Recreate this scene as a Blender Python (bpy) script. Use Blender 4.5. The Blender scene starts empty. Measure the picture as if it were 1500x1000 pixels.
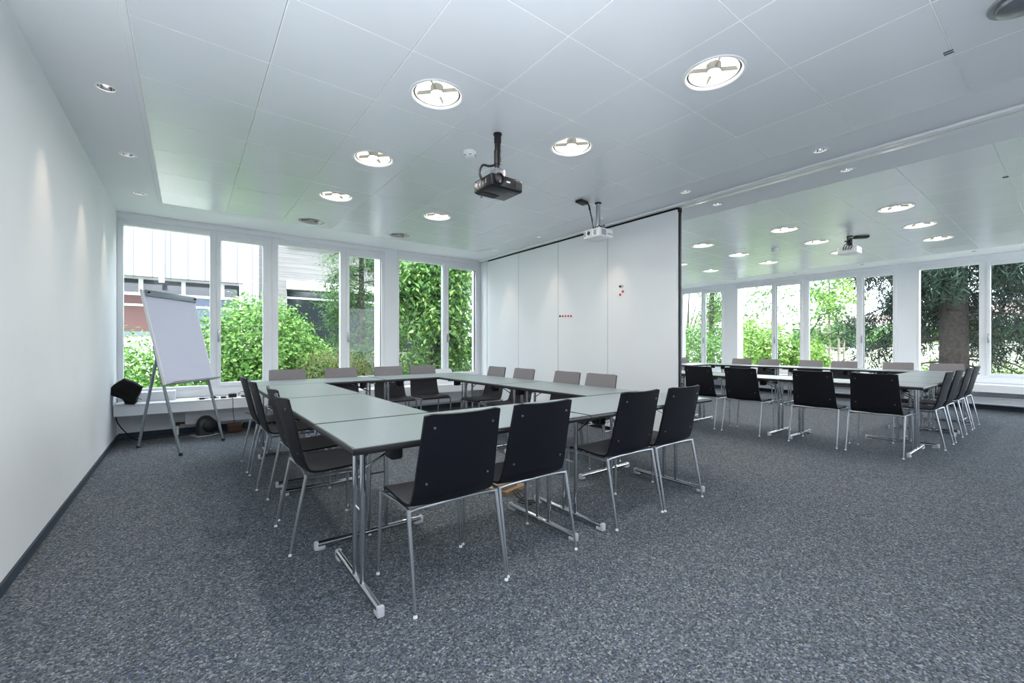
import bpy, bmesh, math, random
import numpy as np
from mathutils import Vector, Matrix

# ------------------------------------------------------------------ camera, sky, sun, exposure
SC = bpy.context.scene
COL = SC.collection
PI = math.pi
cam_d = bpy.data.cameras.new('camera'); cam = bpy.data.objects.new('camera', cam_d); COL.objects.link(cam)
cam.location = (0, 0, 1.17); cam.rotation_euler = (PI/2, 0, -0.646)
cam_d.sensor_width = 36; cam_d.lens = 630/1500*36; cam_d.shift_y = 5.18/1500
cam_d.clip_start = .02; cam_d.clip_end = 500
SC.camera = cam
W = bpy.data.worlds.new('sky'); SC.world = W; W.use_nodes = True
wn = W.node_tree; wn.nodes.clear()
w_out = wn.nodes.new('ShaderNodeOutputWorld'); w_bg = wn.nodes.new('ShaderNodeBackground')
w_bg.inputs['Color'].default_value = (.80, .90, 1, 1); w_bg.inputs['Strength'].default_value = 5.0
wn.links.new(w_bg.outputs[0], w_out.inputs[0])
sun_d = bpy.data.lights.new('sun', 'SUN'); sun_d.energy = 3.0; sun_d.angle = math.radians(25); sun_d.color = (1, .97, .92)
sun = bpy.data.objects.new('sun', sun_d); COL.objects.link(sun); sun.rotation_euler = (math.radians(38), math.radians(-12), 0)
SC.view_settings.view_transform = 'Standard'; SC.view_settings.look = 'None'
SC.view_settings.exposure = 0.62; SC.view_settings.gamma = 1; SC.view_settings.use_curve_mapping = False
SC.cycles.max_bounces = 10; SC.cycles.diffuse_bounces = 6; SC.cycles.glossy_bounces = 5
SC.cycles.transparent_max_bounces = 24; SC.cycles.sample_clamp_indirect = 8
LAMP = 560.0         # emission of the small lamp in the middle of a lit downlight
SPOT_W = 13.0         # watts of a wall washing spot
up_d = bpy.data.lights.new('fill_beam', 'SPOT'); up_d.energy = 560; up_d.color = (.90, .945, 1); up_d.spot_size = math.radians(140); up_d.spot_blend = 1; up_d.shadow_soft_size = .08
FILL_LIGHT = bpy.data.objects.new('fill_beam', up_d); COL.objects.link(FILL_LIGHT)      # unseen fill light in place of a bounced flash, parented below
random.seed(4); rng = np.random.default_rng(4)

# ------------------------------------------------------------------ materials
def nd(nt, t, **kw):
    n = nt.nodes.new(t)
    for k, v in kw.items():
        if k in n.inputs: n.inputs[k].default_value = v
        else: setattr(n, k, v)
    return n
def ramp(nt, stops):
    r = nt.nodes.new('ShaderNodeValToRGB'); el = r.color_ramp.elements
    while len(el) < len(stops): el.new(.5)
    for e, (p, c) in zip(el, stops): e.position = p; e.color = (*c, 1)
    return r
def mat(name, col, rough=.5, metal=0, spec=.5, var=.06, scale=9, bump=0, bscale=200, emit=None, est=0, coat=0):
    m = bpy.data.materials.new(name); m.use_nodes = True; nt = m.node_tree; b = nt.nodes['Principled BSDF']
    b.inputs['Roughness'].default_value = rough; b.inputs['Metallic'].default_value = metal
    b.inputs['Specular IOR Level'].default_value = spec; b.inputs['Coat Weight'].default_value = coat
    tc = nd(nt, 'ShaderNodeTexCoord'); n = nd(nt, 'ShaderNodeTexNoise'); n.inputs['Scale'].default_value = scale
    n.inputs['Detail'].default_value = 3
    nt.links.new(tc.outputs['Object'], n.inputs['Vector'])
    lo = [max(0, c*(1-var)) for c in col]; hi = [min(1, c*(1+var)) for c in col]
    r = ramp(nt, [(.3, lo), (.7, hi)]); nt.links.new(n.outputs['Fac'], r.inputs[0]); nt.links.new(r.outputs[0], b.inputs['Base Color'])
    if bump:
        n2 = nd(nt, 'ShaderNodeTexNoise'); n2.inputs['Scale'].default_value = bscale; nt.links.new(tc.outputs['Object'], n2.inputs['Vector'])
        bp = nd(nt, 'ShaderNodeBump'); bp.inputs['Strength'].default_value = bump; bp.inputs['Distance'].default_value = .003
        nt.links.new(n2.outputs['Fac'], bp.inputs['Height']); nt.links.new(bp.outputs[0], b.inputs['Normal'])
    if emit:
        b.inputs['Emission Color'].default_value = (*emit, 1); b.inputs['Emission Strength'].default_value = est
    return m
M = {}
M['wall'] = mat('white_wall_paint', (.80, .82, .84), .85, var=.015, scale=2, bump=.15, bscale=300)
M['plaster'] = mat('white_ceiling_plaster', (.82, .84, .87), .8, var=.01, scale=2)
M['panel'] = mat('brushed_metal_ceiling', (.80, .83, .87), .27, metal=.10, spec=.5, var=.02, scale=1.5)
M['gap'] = mat('panel_joint', (.16, .17, .19), .7)
M['joint'] = mat('pale_joint', (.93, .94, .96), .35)
M['white'] = mat('white_window_paint', (.80, .81, .83), .42, var=.01)
M['whiteplastic'] = mat('white_plastic', (.82, .83, .85), .35, var=.01)
M['partition'] = mat('partition_panel_white', (.83, .845, .86), .5, var=.008, scale=2)
M['cap'] = mat('pale_grey_cap', (.52, .53, .55), .5)
M['black'] = mat('black_plastic', (.009, .009, .011), .5, spec=.35, var=.2)
M['blackgloss'] = mat('black_gloss', (.007, .007, .010), .3, spec=.3, var=.1)
M['rubber'] = mat('dark_rubber', (.02, .02, .022), .8)
M['base'] = mat('blue_grey_skirting', (.03, .046, .068), .75, var=.15, scale=60)
M['chrome'] = mat('chrome', (.60, .61, .64), .12, metal=1, var=.02)
M['satin'] = mat('satin_silver', (.40, .415, .44), .32, metal=.9, var=.03)
M['darkgrey'] = mat('dark_grey_plastic', (.05, .05, .055), .5)
M['greymetal'] = mat('grey_metal', (.22, .255, .285), .45, metal=.3)
M['laminate'] = mat('grey_table_laminate', (.235, .275, .29), .32, spec=.55, var=.025, scale=30)
M['edge'] = mat('black_table_edge', (.012, .012, .014), .35)
M['shell'] = mat('dark_navy_shell', (.0048, .0055, .0095), .45, spec=.3, var=.25, scale=90)
M['fabric'] = mat('charcoal_fabric', (.19, .176, .184), .7, var=.18, scale=160, bump=.5, bscale=500)
M['paper'] = mat('flip_chart_board', (.56, .58, .70), .5, var=.01)
M['red'] = mat('red_plastic', (.60, .03, .035), .4)
M['bag'] = mat('black_nylon', (.006, .006, .007), .75, spec=.2, bump=.6, bscale=60, var=.3)
M['dome'] = mat('dark_grey_gloss', (.03, .036, .042), .35)
M['brown'] = mat('brown_leather', (.045, .02, .012), .7, var=.3, scale=30)
M['wood'] = mat('pale_wood', (.30, .20, .115), .55, var=.2, scale=14)
M['lamp'] = mat('lamp_reflector_lit', (.8, .78, .70), .4, emit=(1, .955, .80), est=.55)
M['lampcore'] = mat('lamp_core_lit', (.9, .9, .88), .4, emit=(1, .965, .90), est=LAMP)
M['screw'] = mat('dull_screw', (.16, .165, .18), .5, metal=.5)
M['vane'] = mat('grey_vane', (.30, .30, .29), .5)
M['lampoff'] = mat('lamp_reflector_unlit', (.62, .60, .55), .3, metal=.4)
M['bulb'] = mat('spot_bulb_lit', (.9, .9, .9), .3, emit=(1, .9, .75), est=9)
M['lens'] = mat('lens_glass', (.05, .035, .03), .06, spec=1)
M['slot'] = mat('dark_vent', (.09, .10, .11), .6)
M['ventgrey'] = mat('grey_vent', (.35, .36, .39), .6)
M['concrete'] = None

def glass_mat():
    m = bpy.data.materials.new('window_glass'); m.use_nodes = True; nt = m.node_tree; nt.nodes.clear()
    o = nd(nt, 'ShaderNodeOutputMaterial'); mx = nd(nt, 'ShaderNodeMixShader')
    tr = nd(nt, 'ShaderNodeBsdfTransparent'); gl = nd(nt, 'ShaderNodeBsdfGlossy')
    tr.inputs[0].default_value = (.955, .96, .965, 1); gl.inputs['Roughness'].default_value = .0; gl.inputs['Color'].default_value = (.9, .9, .9, 1)
    ge = nd(nt, 'ShaderNodeNewGeometry'); dt = nd(nt, 'ShaderNodeVectorMath', operation='DOT_PRODUCT')
    nt.links.new(ge.outputs['Incoming'], dt.inputs[0]); nt.links.new(ge.outputs['Normal'], dt.inputs[1])
    ab = nd(nt, 'ShaderNodeMath', operation='ABSOLUTE'); nt.links.new(dt.outputs['Value'], ab.inputs[0])
    su = nd(nt, 'ShaderNodeMath', operation='SUBTRACT'); su.inputs[0].default_value = 1; nt.links.new(ab.outputs[0], su.inputs[1])
    pw = nd(nt, 'ShaderNodeMath', operation='POWER'); nt.links.new(su.outputs[0], pw.inputs[0]); pw.inputs[1].default_value = 5
    ma = nd(nt, 'ShaderNodeMath', operation='MULTIPLY_ADD'); nt.links.new(pw.outputs[0], ma.inputs[0]); ma.inputs[1].default_value = .95; ma.inputs[2].default_value = .028
    nt.links.new(ma.outputs[0], mx.inputs[0]); nt.links.new(tr.outputs[0], mx.inputs[1]); nt.links.new(gl.outputs[0], mx.inputs[2])
    nt.links.new(mx.outputs[0], o.inputs[0]); return m
M['glass'] = glass_mat()
M['darkglass'] = mat('far_window_glass', (.02, .025, .03), .08, spec=.8)

def carpet_mat():
    m = bpy.data.materials.new('speckled_blue_grey_carpet'); m.use_nodes = True; nt = m.node_tree; b = nt.nodes['Principled BSDF']
    b.inputs['Roughness'].default_value = .95; b.inputs['Specular IOR Level'].default_value = .15
    tc = nd(nt, 'ShaderNodeTexCoord')
    v = nd(nt, 'ShaderNodeTexVoronoi'); v.inputs['Scale'].default_value = 125; nt.links.new(tc.outputs['Object'], v.inputs['Vector'])
    n = nd(nt, 'ShaderNodeTexNoise'); n.inputs['Scale'].default_value = 150; n.inputs['Detail'].default_value = 4; nt.links.new(tc.outputs['Object'], n.inputs['Vector'])
    sp = nd(nt, 'ShaderNodeSeparateColor'); nt.links.new(v.outputs['Color'], sp.inputs[0])
    r1 = ramp(nt, [(.0, (.045, .050, .059)), (.35, (.084, .096, .110)), (.62, (.120, .135, .150)), (.85, (.158, .171, .184)), (1, (.28, .29, .305))])
    nt.links.new(sp.outputs['Red'], r1.inputs[0])
    r2 = ramp(nt, [(.36, (.60, .60, .61)), (.64, (1.35, 1.35, 1.35))]); nt.links.new(n.outputs['Fac'], r2.inputs[0])
    mu = nd(nt, 'ShaderNodeMix', data_type='RGBA', blend_type='MULTIPLY'); mu.inputs[0].default_value = 1
    nt.links.new(r1.outputs[0], mu.inputs[6]); nt.links.new(r2.outputs[0], mu.inputs[7])
    bl = nd(nt, 'ShaderNodeMath', operation='GREATER_THAN'); bl.inputs[1].default_value = .982; nt.links.new(sp.outputs['Green'], bl.inputs[0])
    mb = nd(nt, 'ShaderNodeMix', data_type='RGBA'); mb.inputs[7].default_value = (.06, .10, .19, 1)
    nt.links.new(bl.outputs[0], mb.inputs[0]); nt.links.new(mu.outputs[2], mb.inputs[6])
    nt.links.new(mb.outputs[2], b.inputs['Base Color'])
    bp = nd(nt, 'ShaderNodeBump'); bp.inputs['Strength'].default_value = .5; bp.inputs['Distance'].default_value = .004
    nt.links.new(n.outputs['Fac'], bp.inputs['Height']); nt.links.new(bp.outputs[0], b.inputs['Normal']); return m
M['carpet'] = carpet_mat()

def leaf_mat(name, dark, light, tip=None, rough=.45):
    m = bpy.data.materials.new(name); m.use_nodes = True; nt = m.node_tree; b = nt.nodes['Principled BSDF']
    b.inputs['Roughness'].default_value = rough; b.inputs['Specular IOR Level'].default_value = .35
    ge = nd(nt, 'ShaderNodeNewGeometry')
    r = ramp(nt, [(0, dark), (.7, light), (1, tip or light)]); nt.links.new(ge.outputs['Random Per Island'], r.inputs[0])
    nt.links.new(r.outputs[0], b.inputs['Base Color'])
    tl = nd(nt, 'ShaderNodeBsdfTranslucent'); nt.links.new(r.outputs[0], tl.inputs[0])
    mx = nd(nt, 'ShaderNodeMixShader'); mx.inputs[0].default_value = .3
    o = nt.nodes['Material Output']; nt.links.new(b.outputs[0], mx.inputs[1]); nt.links.new(tl.outputs[0], mx.inputs[2]); nt.links.new(mx.outputs[0], o.inputs[0]); return m
M['hedge'] = leaf_mat('hedge_leaves', (.055, .15, .03), (.17, .36, .07), (.36, .55, .15))
M['laurel'] = leaf_mat('laurel_leaves', (.035, .10, .03), (.12, .27, .06), (.32, .46, .13), .3)
M['bush'] = leaf_mat('clipped_bush_needles', (.08, .12, .045), (.20, .24, .095), (.42, .28, .10))
M['conifer'] = leaf_mat('conifer_needles', (.03, .085, .025), (.08, .19, .055), (.16, .28, .08))
M['spruce'] = leaf_mat('spruce_needles', (.010, .022, .017), (.026, .052, .036), (.05, .10, .055))
M['fresh'] = leaf_mat('fresh_leaves', (.12, .26, .04), (.28, .48, .10), (.50, .62, .2))
M['treegreen'] = leaf_mat('tree_leaves', (.05, .13, .035), (.14, .28, .07), (.25, .40, .12))
M['bark'] = mat('bark', (.040, .032, .029), .9, var=.45, scale=14, bump=1, bscale=30)
M['bark2'] = mat('pale_bark', (.22, .19, .16), .9, var=.3, scale=20)
M['bounce_ground'] = mat('pale_bounce_paving', (.62, .62, .61), .9, var=.1, scale=2)
M['grass'] = mat('lawn', (.27, .285, .19), .9, var=.35, scale=3, bump=.6, bscale=60)
M['render'] = mat('white_render', (.80, .80, .80), .8, var=.02)
M['roof'] = mat('pale_red_roof', (.36, .27, .24), .8)
M['bluepanel'] = mat('blue_grey_panel', (.13, .16, .24), .5)
M['redreflection'] = mat('painted_red_reflection', (.12, .055, .052), .6)
def stripe_mat(name, a, b_, axis, freq, width, wob=0):
    m = bpy.data.materials.new(name); m.use_nodes = True; nt = m.node_tree; b = nt.nodes['Principled BSDF']; b.inputs['Roughness'].default_value = .8
    tc = nd(nt, 'ShaderNodeTexCoord'); s = nd(nt, 'ShaderNodeSeparateXYZ'); nt.links.new(tc.outputs['Object'], s.inputs[0])
    mu = nd(nt, 'ShaderNodeMath', operation='MULTIPLY'); mu.inputs[1].default_value = freq; nt.links.new(s.outputs[axis], mu.inputs[0])
    fr = nd(nt, 'ShaderNodeMath', operation='FRACT'); nt.links.new(mu.outputs[0], fr.inputs[0])
    lt = nd(nt, 'ShaderNodeMath', operation='LESS_THAN'); lt.inputs[1].default_value = width; nt.links.new(fr.outputs[0], lt.inputs[0])
    n = nd(nt, 'ShaderNodeTexNoise'); n.inputs['Scale'].default_value = 2.2; n.inputs['Detail'].default_value = 5
    mp = nd(nt, 'ShaderNodeMapping'); mp.inputs['Scale'].default_value = (.5, 1, 14) if axis == 2 else (6, 1, .4)
    nt.links.new(tc.outputs['Object'], mp.inputs[0]); nt.links.new(mp.outputs[0], n.inputs['Vector'])
    r = ramp(nt, [(.35, [c*(1-wob) for c in a]), (.65, a)]); nt.links.new(n.outputs['Fac'], r.inputs[0])
    mx = nd(nt, 'ShaderNodeMix', data_type='RGBA'); nt.links.new(lt.outputs[0], mx.inputs[0]); nt.links.new(r.outputs[0], mx.inputs[6]); mx.inputs[7].default_value = (*b_, 1)
    nt.links.new(mx.outputs[2], b.inputs['Base Color']); return m
M['cladding'] = stripe_mat('white_board_cladding', (.29, .30, .32), (.14, .14, .155), 0, 2.6, .06)
M['planks'] = stripe_mat('board_marked_concrete', (.215, .21, .205), (.14, .137, .132), 2, 6.5, .12, .28)

# ------------------------------------------------------------------ mesh helpers
class MB:
    """collects shapes; build() links them as one mesh object"""
    def __init__(s): s.v = []; s.f = []; s.mi = []; s.sm = []
    def add(s, vs, fs, mi=0, smooth=False):
        o = len(s.v); s.v += [tuple(v) for v in vs]; s.f += [tuple(i+o for i in f) for f in fs]
        s.mi += [mi]*len(fs); s.sm += [smooth]*len(fs); return s
    def box(s, x0, x1, y0, y1, z0, z1, mi=0, T=None):
        vs = [Vector((x, y, z)) for z in (z0, z1) for y in (y0, y1) for x in (x0, x1)]
        if T: vs = [T @ v for v in vs]
        return s.add(vs, [(0,2,3,1),(4,5,7,6),(0,1,5,4),(2,6,7,3),(0,4,6,2),(1,3,7,5)], mi)
    def rbox(s, x0, x1, y0, y1, z0, z1, r=.005, seg=2, mi=0, T=None):
        bm = bmesh.new(); bmesh.ops.create_cube(bm, size=1)
        for v in bm.verts: v.co = ((x0+x1)/2+v.co.x*(x1-x0), (y0+y1)/2+v.co.y*(y1-y0), (z0+z1)/2+v.co.z*(z1-z0))
        bmesh.ops.bevel(bm, geom=bm.edges[:], offset=r, segments=seg, affect='EDGES', profile=.5)
        bm.verts.index_update()
        vs = [v.co.copy() for v in bm.verts]
        if T: vs = [T @ v for v in vs]
        s.add(vs, [[v.index for v in f.verts] for f in bm.faces], mi, True); bm.free(); return s
    def tube(s, pts, r, seg=10, mi=0, cap=True):
        pts = [Vector(p) for p in pts]; n = len(pts); rs = r if isinstance(r, (list, tuple)) else [r]*n
        vs = []; up = None
        for i, p in enumerate(pts):
            d = (pts[min(i+1, n-1)]-pts[max(i-1, 0)]).normalized()
            if up is None:
                up = Vector((0,0,1)) if abs(d.z) < .9 else Vector((1,0,0))
            a = (up - d*up.dot(d)).normalized(); up = a; b = d.cross(a)
            vs += [p + (a*math.cos(2*PI*k/seg) + b*math.sin(2*PI*k/seg))*rs[i] for k in range(seg)]
        fs = [(i*seg+k, i*seg+(k+1) % seg, (i+1)*seg+(k+1) % seg, (i+1)*seg+k) for i in range(n-1) for k in range(seg)]
        s.add(vs, fs, mi, True)
        if cap: s.add(vs[:seg], [tuple(reversed(range(seg)))], mi); s.add(vs[-seg:], [tuple(range(seg))], mi)
        return s
    def lathe(s, prof, c=(0,0,0), seg=32, mi=0, T=None):
        vs = []
        for r, z in prof: vs += [Vector((c[0]+r*math.cos(2*PI*k/seg), c[1]+r*math.sin(2*PI*k/seg), c[2]+z)) for k in range(seg)]
        if T: vs = [T @ v for v in vs]
        fs = [(i*seg+k, i*seg+(k+1) % seg, (i+1)*seg+(k+1) % seg, (i+1)*seg+k) for i in range(len(prof)-1) for k in range(seg)]
        return s.add(vs, fs, mi, True)
    def disc(s, c, r, seg=24, mi=0, T=None, down=True):
        vs = [Vector((c[0]+r*math.cos(2*PI*k/seg), c[1]+r*math.sin(2*PI*k/seg), c[2])) for k in range(seg)]
        if T: vs = [T @ v for v in vs]
        return s.add(vs, [tuple(reversed(range(seg))) if down else tuple(range(seg))], mi)
    def mesh(s, name, mats):
        me = bpy.data.meshes.new(name); me.from_pydata(s.v, [], s.f)
        for m in (mats if isinstance(mats, (list, tuple)) else [mats]): me.materials.append(m)
        me.polygons.foreach_set('material_index', s.mi); me.polygons.foreach_set('use_smooth', s.sm); me.update()
        return me
    def build(s, name, mats, parent=None, sharp=True):
        me = s.mesh(name, mats)
        if any(s.sm) and sharp: me.set_sharp_from_angle(angle=math.radians(40))
        return link(name, me, parent)
def link(name, me, parent=None):
    o = bpy.data.objects.new(name, me); COL.objects.link(o)
    if parent: o.parent = parent
    return o
def tag(o, label, cat, group=None):
    o['label'] = label; o['category'] = cat
    if group: o['group'] = group
    return o
def thing(name, label, cat, loc=(0,0,0), rz=0, group=None):
    o = link(name, None); o.location = loc; o.rotation_euler = (0, 0, rz); o.empty_display_size = .1
    return tag(o, label, cat, group)
def struct(o): o['kind'] = 'structure'; return o
def copy_tree(o, parent=None):
    c = o.copy(); COL.objects.link(c)
    if parent: c.parent = parent
    for ch in list(o.children): copy_tree(ch, c)
    return c
def curve_pts(p, n=6):
    """Catmull-Rom through points"""
    P = [Vector(q) for q in p]; P = [P[0]*2-P[1]] + P + [P[-1]*2-P[-2]]; out = []
    for i in range(1, len(P)-2):
        for k in range(n):
            t = k/n; a, b, c, d = P[i-1:i+3]
            out.append(.5*((2*b)+(c-a)*t+(2*a-5*b+4*c-d)*t*t+(3*b-a-3*c+d)*t**3))
    return out+[P[-2]]

# ------------------------------------------------------------------ the room
XL, XP, XR = -.70, 4.62, 11.65       # left wall, partition face, right wall
YB, YF = -3.4, 7.17                  # back wall, window wall
ZC = 2.821
f = MB().box(XL-.25, XR+.25, YB-.25, YF+.25, -.12, 0); struct(f.build('floor', M['carpet']))
XG = [-.236+.6208*k for k in range(8)]                          # main room panel joints (x)
YG = [.442+.6075*k for k in range(-6, 10)] + [6.45]
YG = [y for y in YG if y > YB+.3 and y < 6.2] + [6.45]
XG2 = [5.265+.6195*k for k in range(10)]
LAMPS = [(1.315,1.352,1),(1.315,2.567,1),(1.315,3.785,1),(1.315,4.987,1),(1.315,6.2,0),
         (2.558,1.352,1),(2.558,2.567,1),(2.558,3.785,1),(2.558,4.987,1),(2.558,6.2,0),
         (6.815,1.352,1),(8.053,1.352,1),(9.29,1.352,1),(6.815,2.567,1),(8.053,2.567,1),(9.29,2.567,1),
         (6.815,3.785,1),(8.053,3.785,1),(9.29,3.785,1),(6.815,4.987,1),(8.053,4.987,1),(9.29,4.987,1)]
SPOTS = [(-.42,3.78),(-.42,4.99),(-.42,6.19),(4.29,1.341),(4.29,2.58),(4.29,3.79),(4.29,5.0),(4.29,6.19),(4.967,1.341),(4.967,2.578),(-.42,2.56),(-.42,1.34)]
HOLE, SHOLE = .158, .047
cb = MB()                                                        # 0 plaster, 1 panel, 2 joint, 3 pale joint
def holed(x0, x1, y0, y1, z, c, r, mi, seg=32):
    vs = []; 
    for k in range(seg):
        a = 2*PI*k/seg; dx, dy = math.cos(a), math.sin(a)
        t = min(((x1-c[0]) if dx > 0 else (x0-c[0]))/dx if abs(dx) > 1e-9 else 9, ((y1-c[1]) if dy > 0 else (y0-c[1]))/dy if abs(dy) > 1e-9 else 9)
        vs += [(c[0]+r*dx, c[1]+r*dy, z), (c[0]+t*dx, c[1]+t*dy, z)]
    fs = [(2*k, 2*((k+1) % seg), 2*((k+1) % seg)+1, 2*k+1) for k in range(seg)]
    cb.add(vs, fs, mi)
    for cx, cy in ((x0,y0),(x1,y0),(x1,y1),(x0,y1)):             # the four corners
        k = min(range(seg), key=lambda q: 0 if False else abs(math.atan2(math.sin(2*PI*(q+.5)/seg-math.atan2(cy-c[1], cx-c[0])), math.cos(2*PI*(q+.5)/seg-math.atan2(cy-c[1], cx-c[0])))))
        cb.add([vs[2*k+1], (cx, cy, z), vs[2*((k+1) % seg)+1]], [(0,2,1)], mi)
def patch(x0, x1, y0, y1, z, mi, holes, r):
    hs = [h for h in holes if x0 < h[0] < x1 and y0 < h[1] < y1]
    if hs: holed(x0, x1, y0, y1, z, hs[0], r, mi)
    else: cb.add([(x0,y0,z),(x1,y0,z),(x1,y1,z),(x0,y1,z)], [(3,2,1,0)], mi)
def panels(xs, ys):
    g = .0038
    for i in range(len(xs)-1):
        for j in range(len(ys)-1):
            patch(xs[i]+g, xs[i+1]-g, ys[j]+g, ys[j+1]-g, ZC, 1, LAMPS, HOLE)
            x0, x1, y0, y1 = xs[i]+g, xs[i+1]-g, ys[j]+g, ys[j+1]-g      # turned-up panel rims
            for a, b in (((x0,y0),(x1,y0)),((x1,y0),(x1,y1)),((x1,y1),(x0,y1)),((x0,y1),(x0,y0))):
                cb.add([(*a, ZC),(*b, ZC),(*b, ZC+.02),(*a, ZC+.02)], [(0,1,2,3)], 1)
    cb.box(xs[0], xs[-1], ys[0], ys[-1], ZC+.118, ZC+.122, 2)
    for x in xs: cb.box(x-.001, x+.004, ys[0], ys[-1], ZC+.0005, ZC+.02, 3)
    for y in ys: cb.box(xs[0], xs[-1], y-.003, y+.003, ZC+.0003, ZC+.02, 3)
panels(XG, YG); panels(XG2, YG)
def band(x0, x1, y0, y1):
    hs = sorted([s for s in SPOTS if x0 < s[0] < x1 and y0 < s[1] < y1], key=lambda s: s[1]); y = y0
    for s in hs:
        patch(x0, x1, y, s[1]-.15, ZC, 0, [], 0); patch(x0, x1, s[1]-.15, s[1]+.15, ZC, 0, SPOTS, SHOLE); y = s[1]+.15
    patch(x0, x1, y, y1, ZC, 0, [], 0)
band(XL, XG[0]-.034, YB, YF); band(XG[7], XP, YB, YF); band(XP, XG2[0], YB, YF); band(XG2[-1], XR, YB, YF)
for a, b in ((XG[0]-.034, XG[7]), (XG2[0], XG2[-1])):
    patch(a, b, YG[-1], YF, ZC, 0, [], 0); patch(a, b, YB, YG[0], ZC, 0, [], 0)
patch(XG[0]-.034, XG[0], YG[0], YG[-1], ZC+.002, 0, [], 0)
cb.box(XL-.25, XR+.25, YB-.25, YF+.25, ZC+.14, ZC+.30, 0)
struct(cb.build('ceiling', [M['plaster'], M['panel'], M['gap'], M['joint']]))
t = MB().rbox(XG[0]-.034, XG[0]-.001, YB, YG[-1], ZC-.006, ZC+.01, .003, 1); struct(t.build('trim_1', M['plaster']))

# walls with their window openings. u runs along the wall
OPEN_F = [(-.70, 2.68), (2.91, 4.58)]
OPEN_R = [(-3.2, -1.57), (-1.27, 2.0), (2.29, 5.56), (5.87, 7.15)]
ZS, ZT = .47, ZC+.03
def wall_mesh(u0, u1, opens, place, side_z0=-.3):
    m = MB(); th = .25
    def bx(a, b, z0, z1, d0=0, d1=th): m.box(*place(a, b, d0, d1), z0, z1)
    bx(u0, u1, side_z0, ZS); bx(u0, u1, ZT, 3.12)
    c = u0
    for a, b in sorted(opens):
        if a > c: bx(c, a, ZS, ZT)
        c = b
    if c < u1: bx(c, u1, ZS, ZT)
    return m
PF = lambda a, b, d0, d1: (a, b, YF+d0, YF+d1)
PR = lambda a, b, d0, d1: (XR+d0, XR+d1, a, b)
PB = lambda a, b, d0, d1: (a, b, YB-d1, YB-d0)
struct(wall_mesh(XL-.25, XR+.25, OPEN_F, PF).build('wall_far', M['wall']))
struct(wall_mesh(YB, YF, OPEN_R, PR).build('wall_right', M['wall']))
OPEN_B = [(5.0, 11.2)]  # back windows, unseen, added to let in more skylight
struct(wall_mesh(XL-.25, XR+.25, OPEN_B, PB).build('wall_back', M['wall']))
struct(MB().box(XL-.25, XL, YB, YF, -.3, 3.12).build('wall_left', M['wall']))
struct(MB().box(XL, XL+.012, YB, YF-.002, 0, .058).build('baseboard_left', M['base']))
struct(MB().box(XL+.012, XP-.02, YF-.012, YF, 0, .075).build('baseboard_far', M['base']))
struct(MB().box(XR-.012, XR, YB, YF-.012, 0, .075).build('baseboard_right', M['base']))
# piers seen through the panes, on the outside of the two window walls
pr = MB()
pr.box(2.70, 2.90, YF+.25, YF+.55, -.3, 3.1)
pr.box(XR+.25, XR+.50, 5.60, 5.85, -.3, 3.1); pr.box(XR+.25, XR+.50, 2.02, 2.27, -.3, 3.1)
struct(pr.build('trim_2', M['render']))

WIN_N = [0]
def window(place, a, b, fixed, case, hinge):
    """one window unit between a and b: a fixed light and a casement with its handle"""
    WIN_N[0] += 1
    m = MB(); e = .012
    def bx(mm, p, q, d0, d1, z0, z1, r=.006): 
        x0, x1, y0, y1 = place(min(p, q), max(p, q), d0, d1); mm.rbox(x0, x1, y0, y1, z0, z1, r, 2)
    lo, hi = min(a, b), max(a, b)
    lf, hf = min(fixed), max(fixed); lc, hc = min(case), max(case)
    d0, d1 = .0, .09
    bx(m, lo, hi, d0-.012, d1, 2.745, ZC-.001, .004); bx(m, lo, hi, d0+.006, d1, 2.665, 2.747)
    bx(m, lo, hi, d0-.006, d1, ZS+.005, .575); bx(m, lo, hi, d0+.004, d1, .573, .618)
    first, second = sorted([(lf, hf), (lc, hc)])
    for p, q in ((lo, first[0]), (first[1], second[0]), (second[1], hi)):
        bx(m, p, q, d0, d1, .60, 2.70)
    fr = struct(m.build('window_%d' % WIN_N[0], M['white']))
    s = MB(); st = .05
    bx(s, lc-st, lc, -.022, .05, .60, 2.69); bx(s, hc, hc+st, -.022, .05, .60, 2.69)
    bx(s, lc-.004, hc+.004, -.020, .05, 2.62, 2.688); bx(s, lc-.004, hc+.004, -.020, .05, .602, .655)
    s.build('sash', M['white'], fr)
    hu = (lc-.025) if hinge > 0 else (hc+.025)
    h = MB(); bx(h, hu-.014, hu+.014, -.030, -.02, 1.22, 1.38, .004)
    bx(h, hu-.009, hu+.009, -.066, -.028, 1.325, 1.345, .004); bx(h, hu-.010, hu+.010, -.068, -.05, 1.21, 1.345, .004)
    h.build('handle', M['satin'], fr)
    for (p, q), z0, z1 in (((lf, hf), .61, 2.675), ((lc, hc), .65, 2.625)):
        x0, x1, y0, y1 = place(p-.004, q+.004, .028, .034)
        c = [(x0, y0), (x1, y0) if x1-x0 > y1-y0 else (x0, y1)]
        MB().add([(*c[0], z0), (*c[1], z0), (*c[1], z1), (*c[0], z1)], [(0,1,2,3)]).build('pane', M['glass'], fr)
    return fr
window(PF, -.70, .985, (-.64, .242), (.365, .876), 1)
window(PF, .985, 2.68, (1.07, 1.958), (2.094, 2.62), 1)
window(PF, 2.91, 4.58, (2.945, 3.80), (3.905, 4.50), 1)
window(PR, 7.15, 5.87, (7.10, 6.525), (6.42, 5.93), -1)
window(PR, 5.56, 3.965, (5.52, 4.68), (4.57, 4.05), -1)
window(PR, 3.965, 2.29, (3.87, 2.975), (2.845, 2.36), -1)
window(PR, 2.0, .39, (1.96, 1.149), (1.005, .48), -1)
window(PR, .39, -1.27, (.30, -.53), (-.67, -1.19), -1)
window(PR, -1.57, -3.2, (-1.62, -2.45), (-2.58, -3.12), -1)
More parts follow.
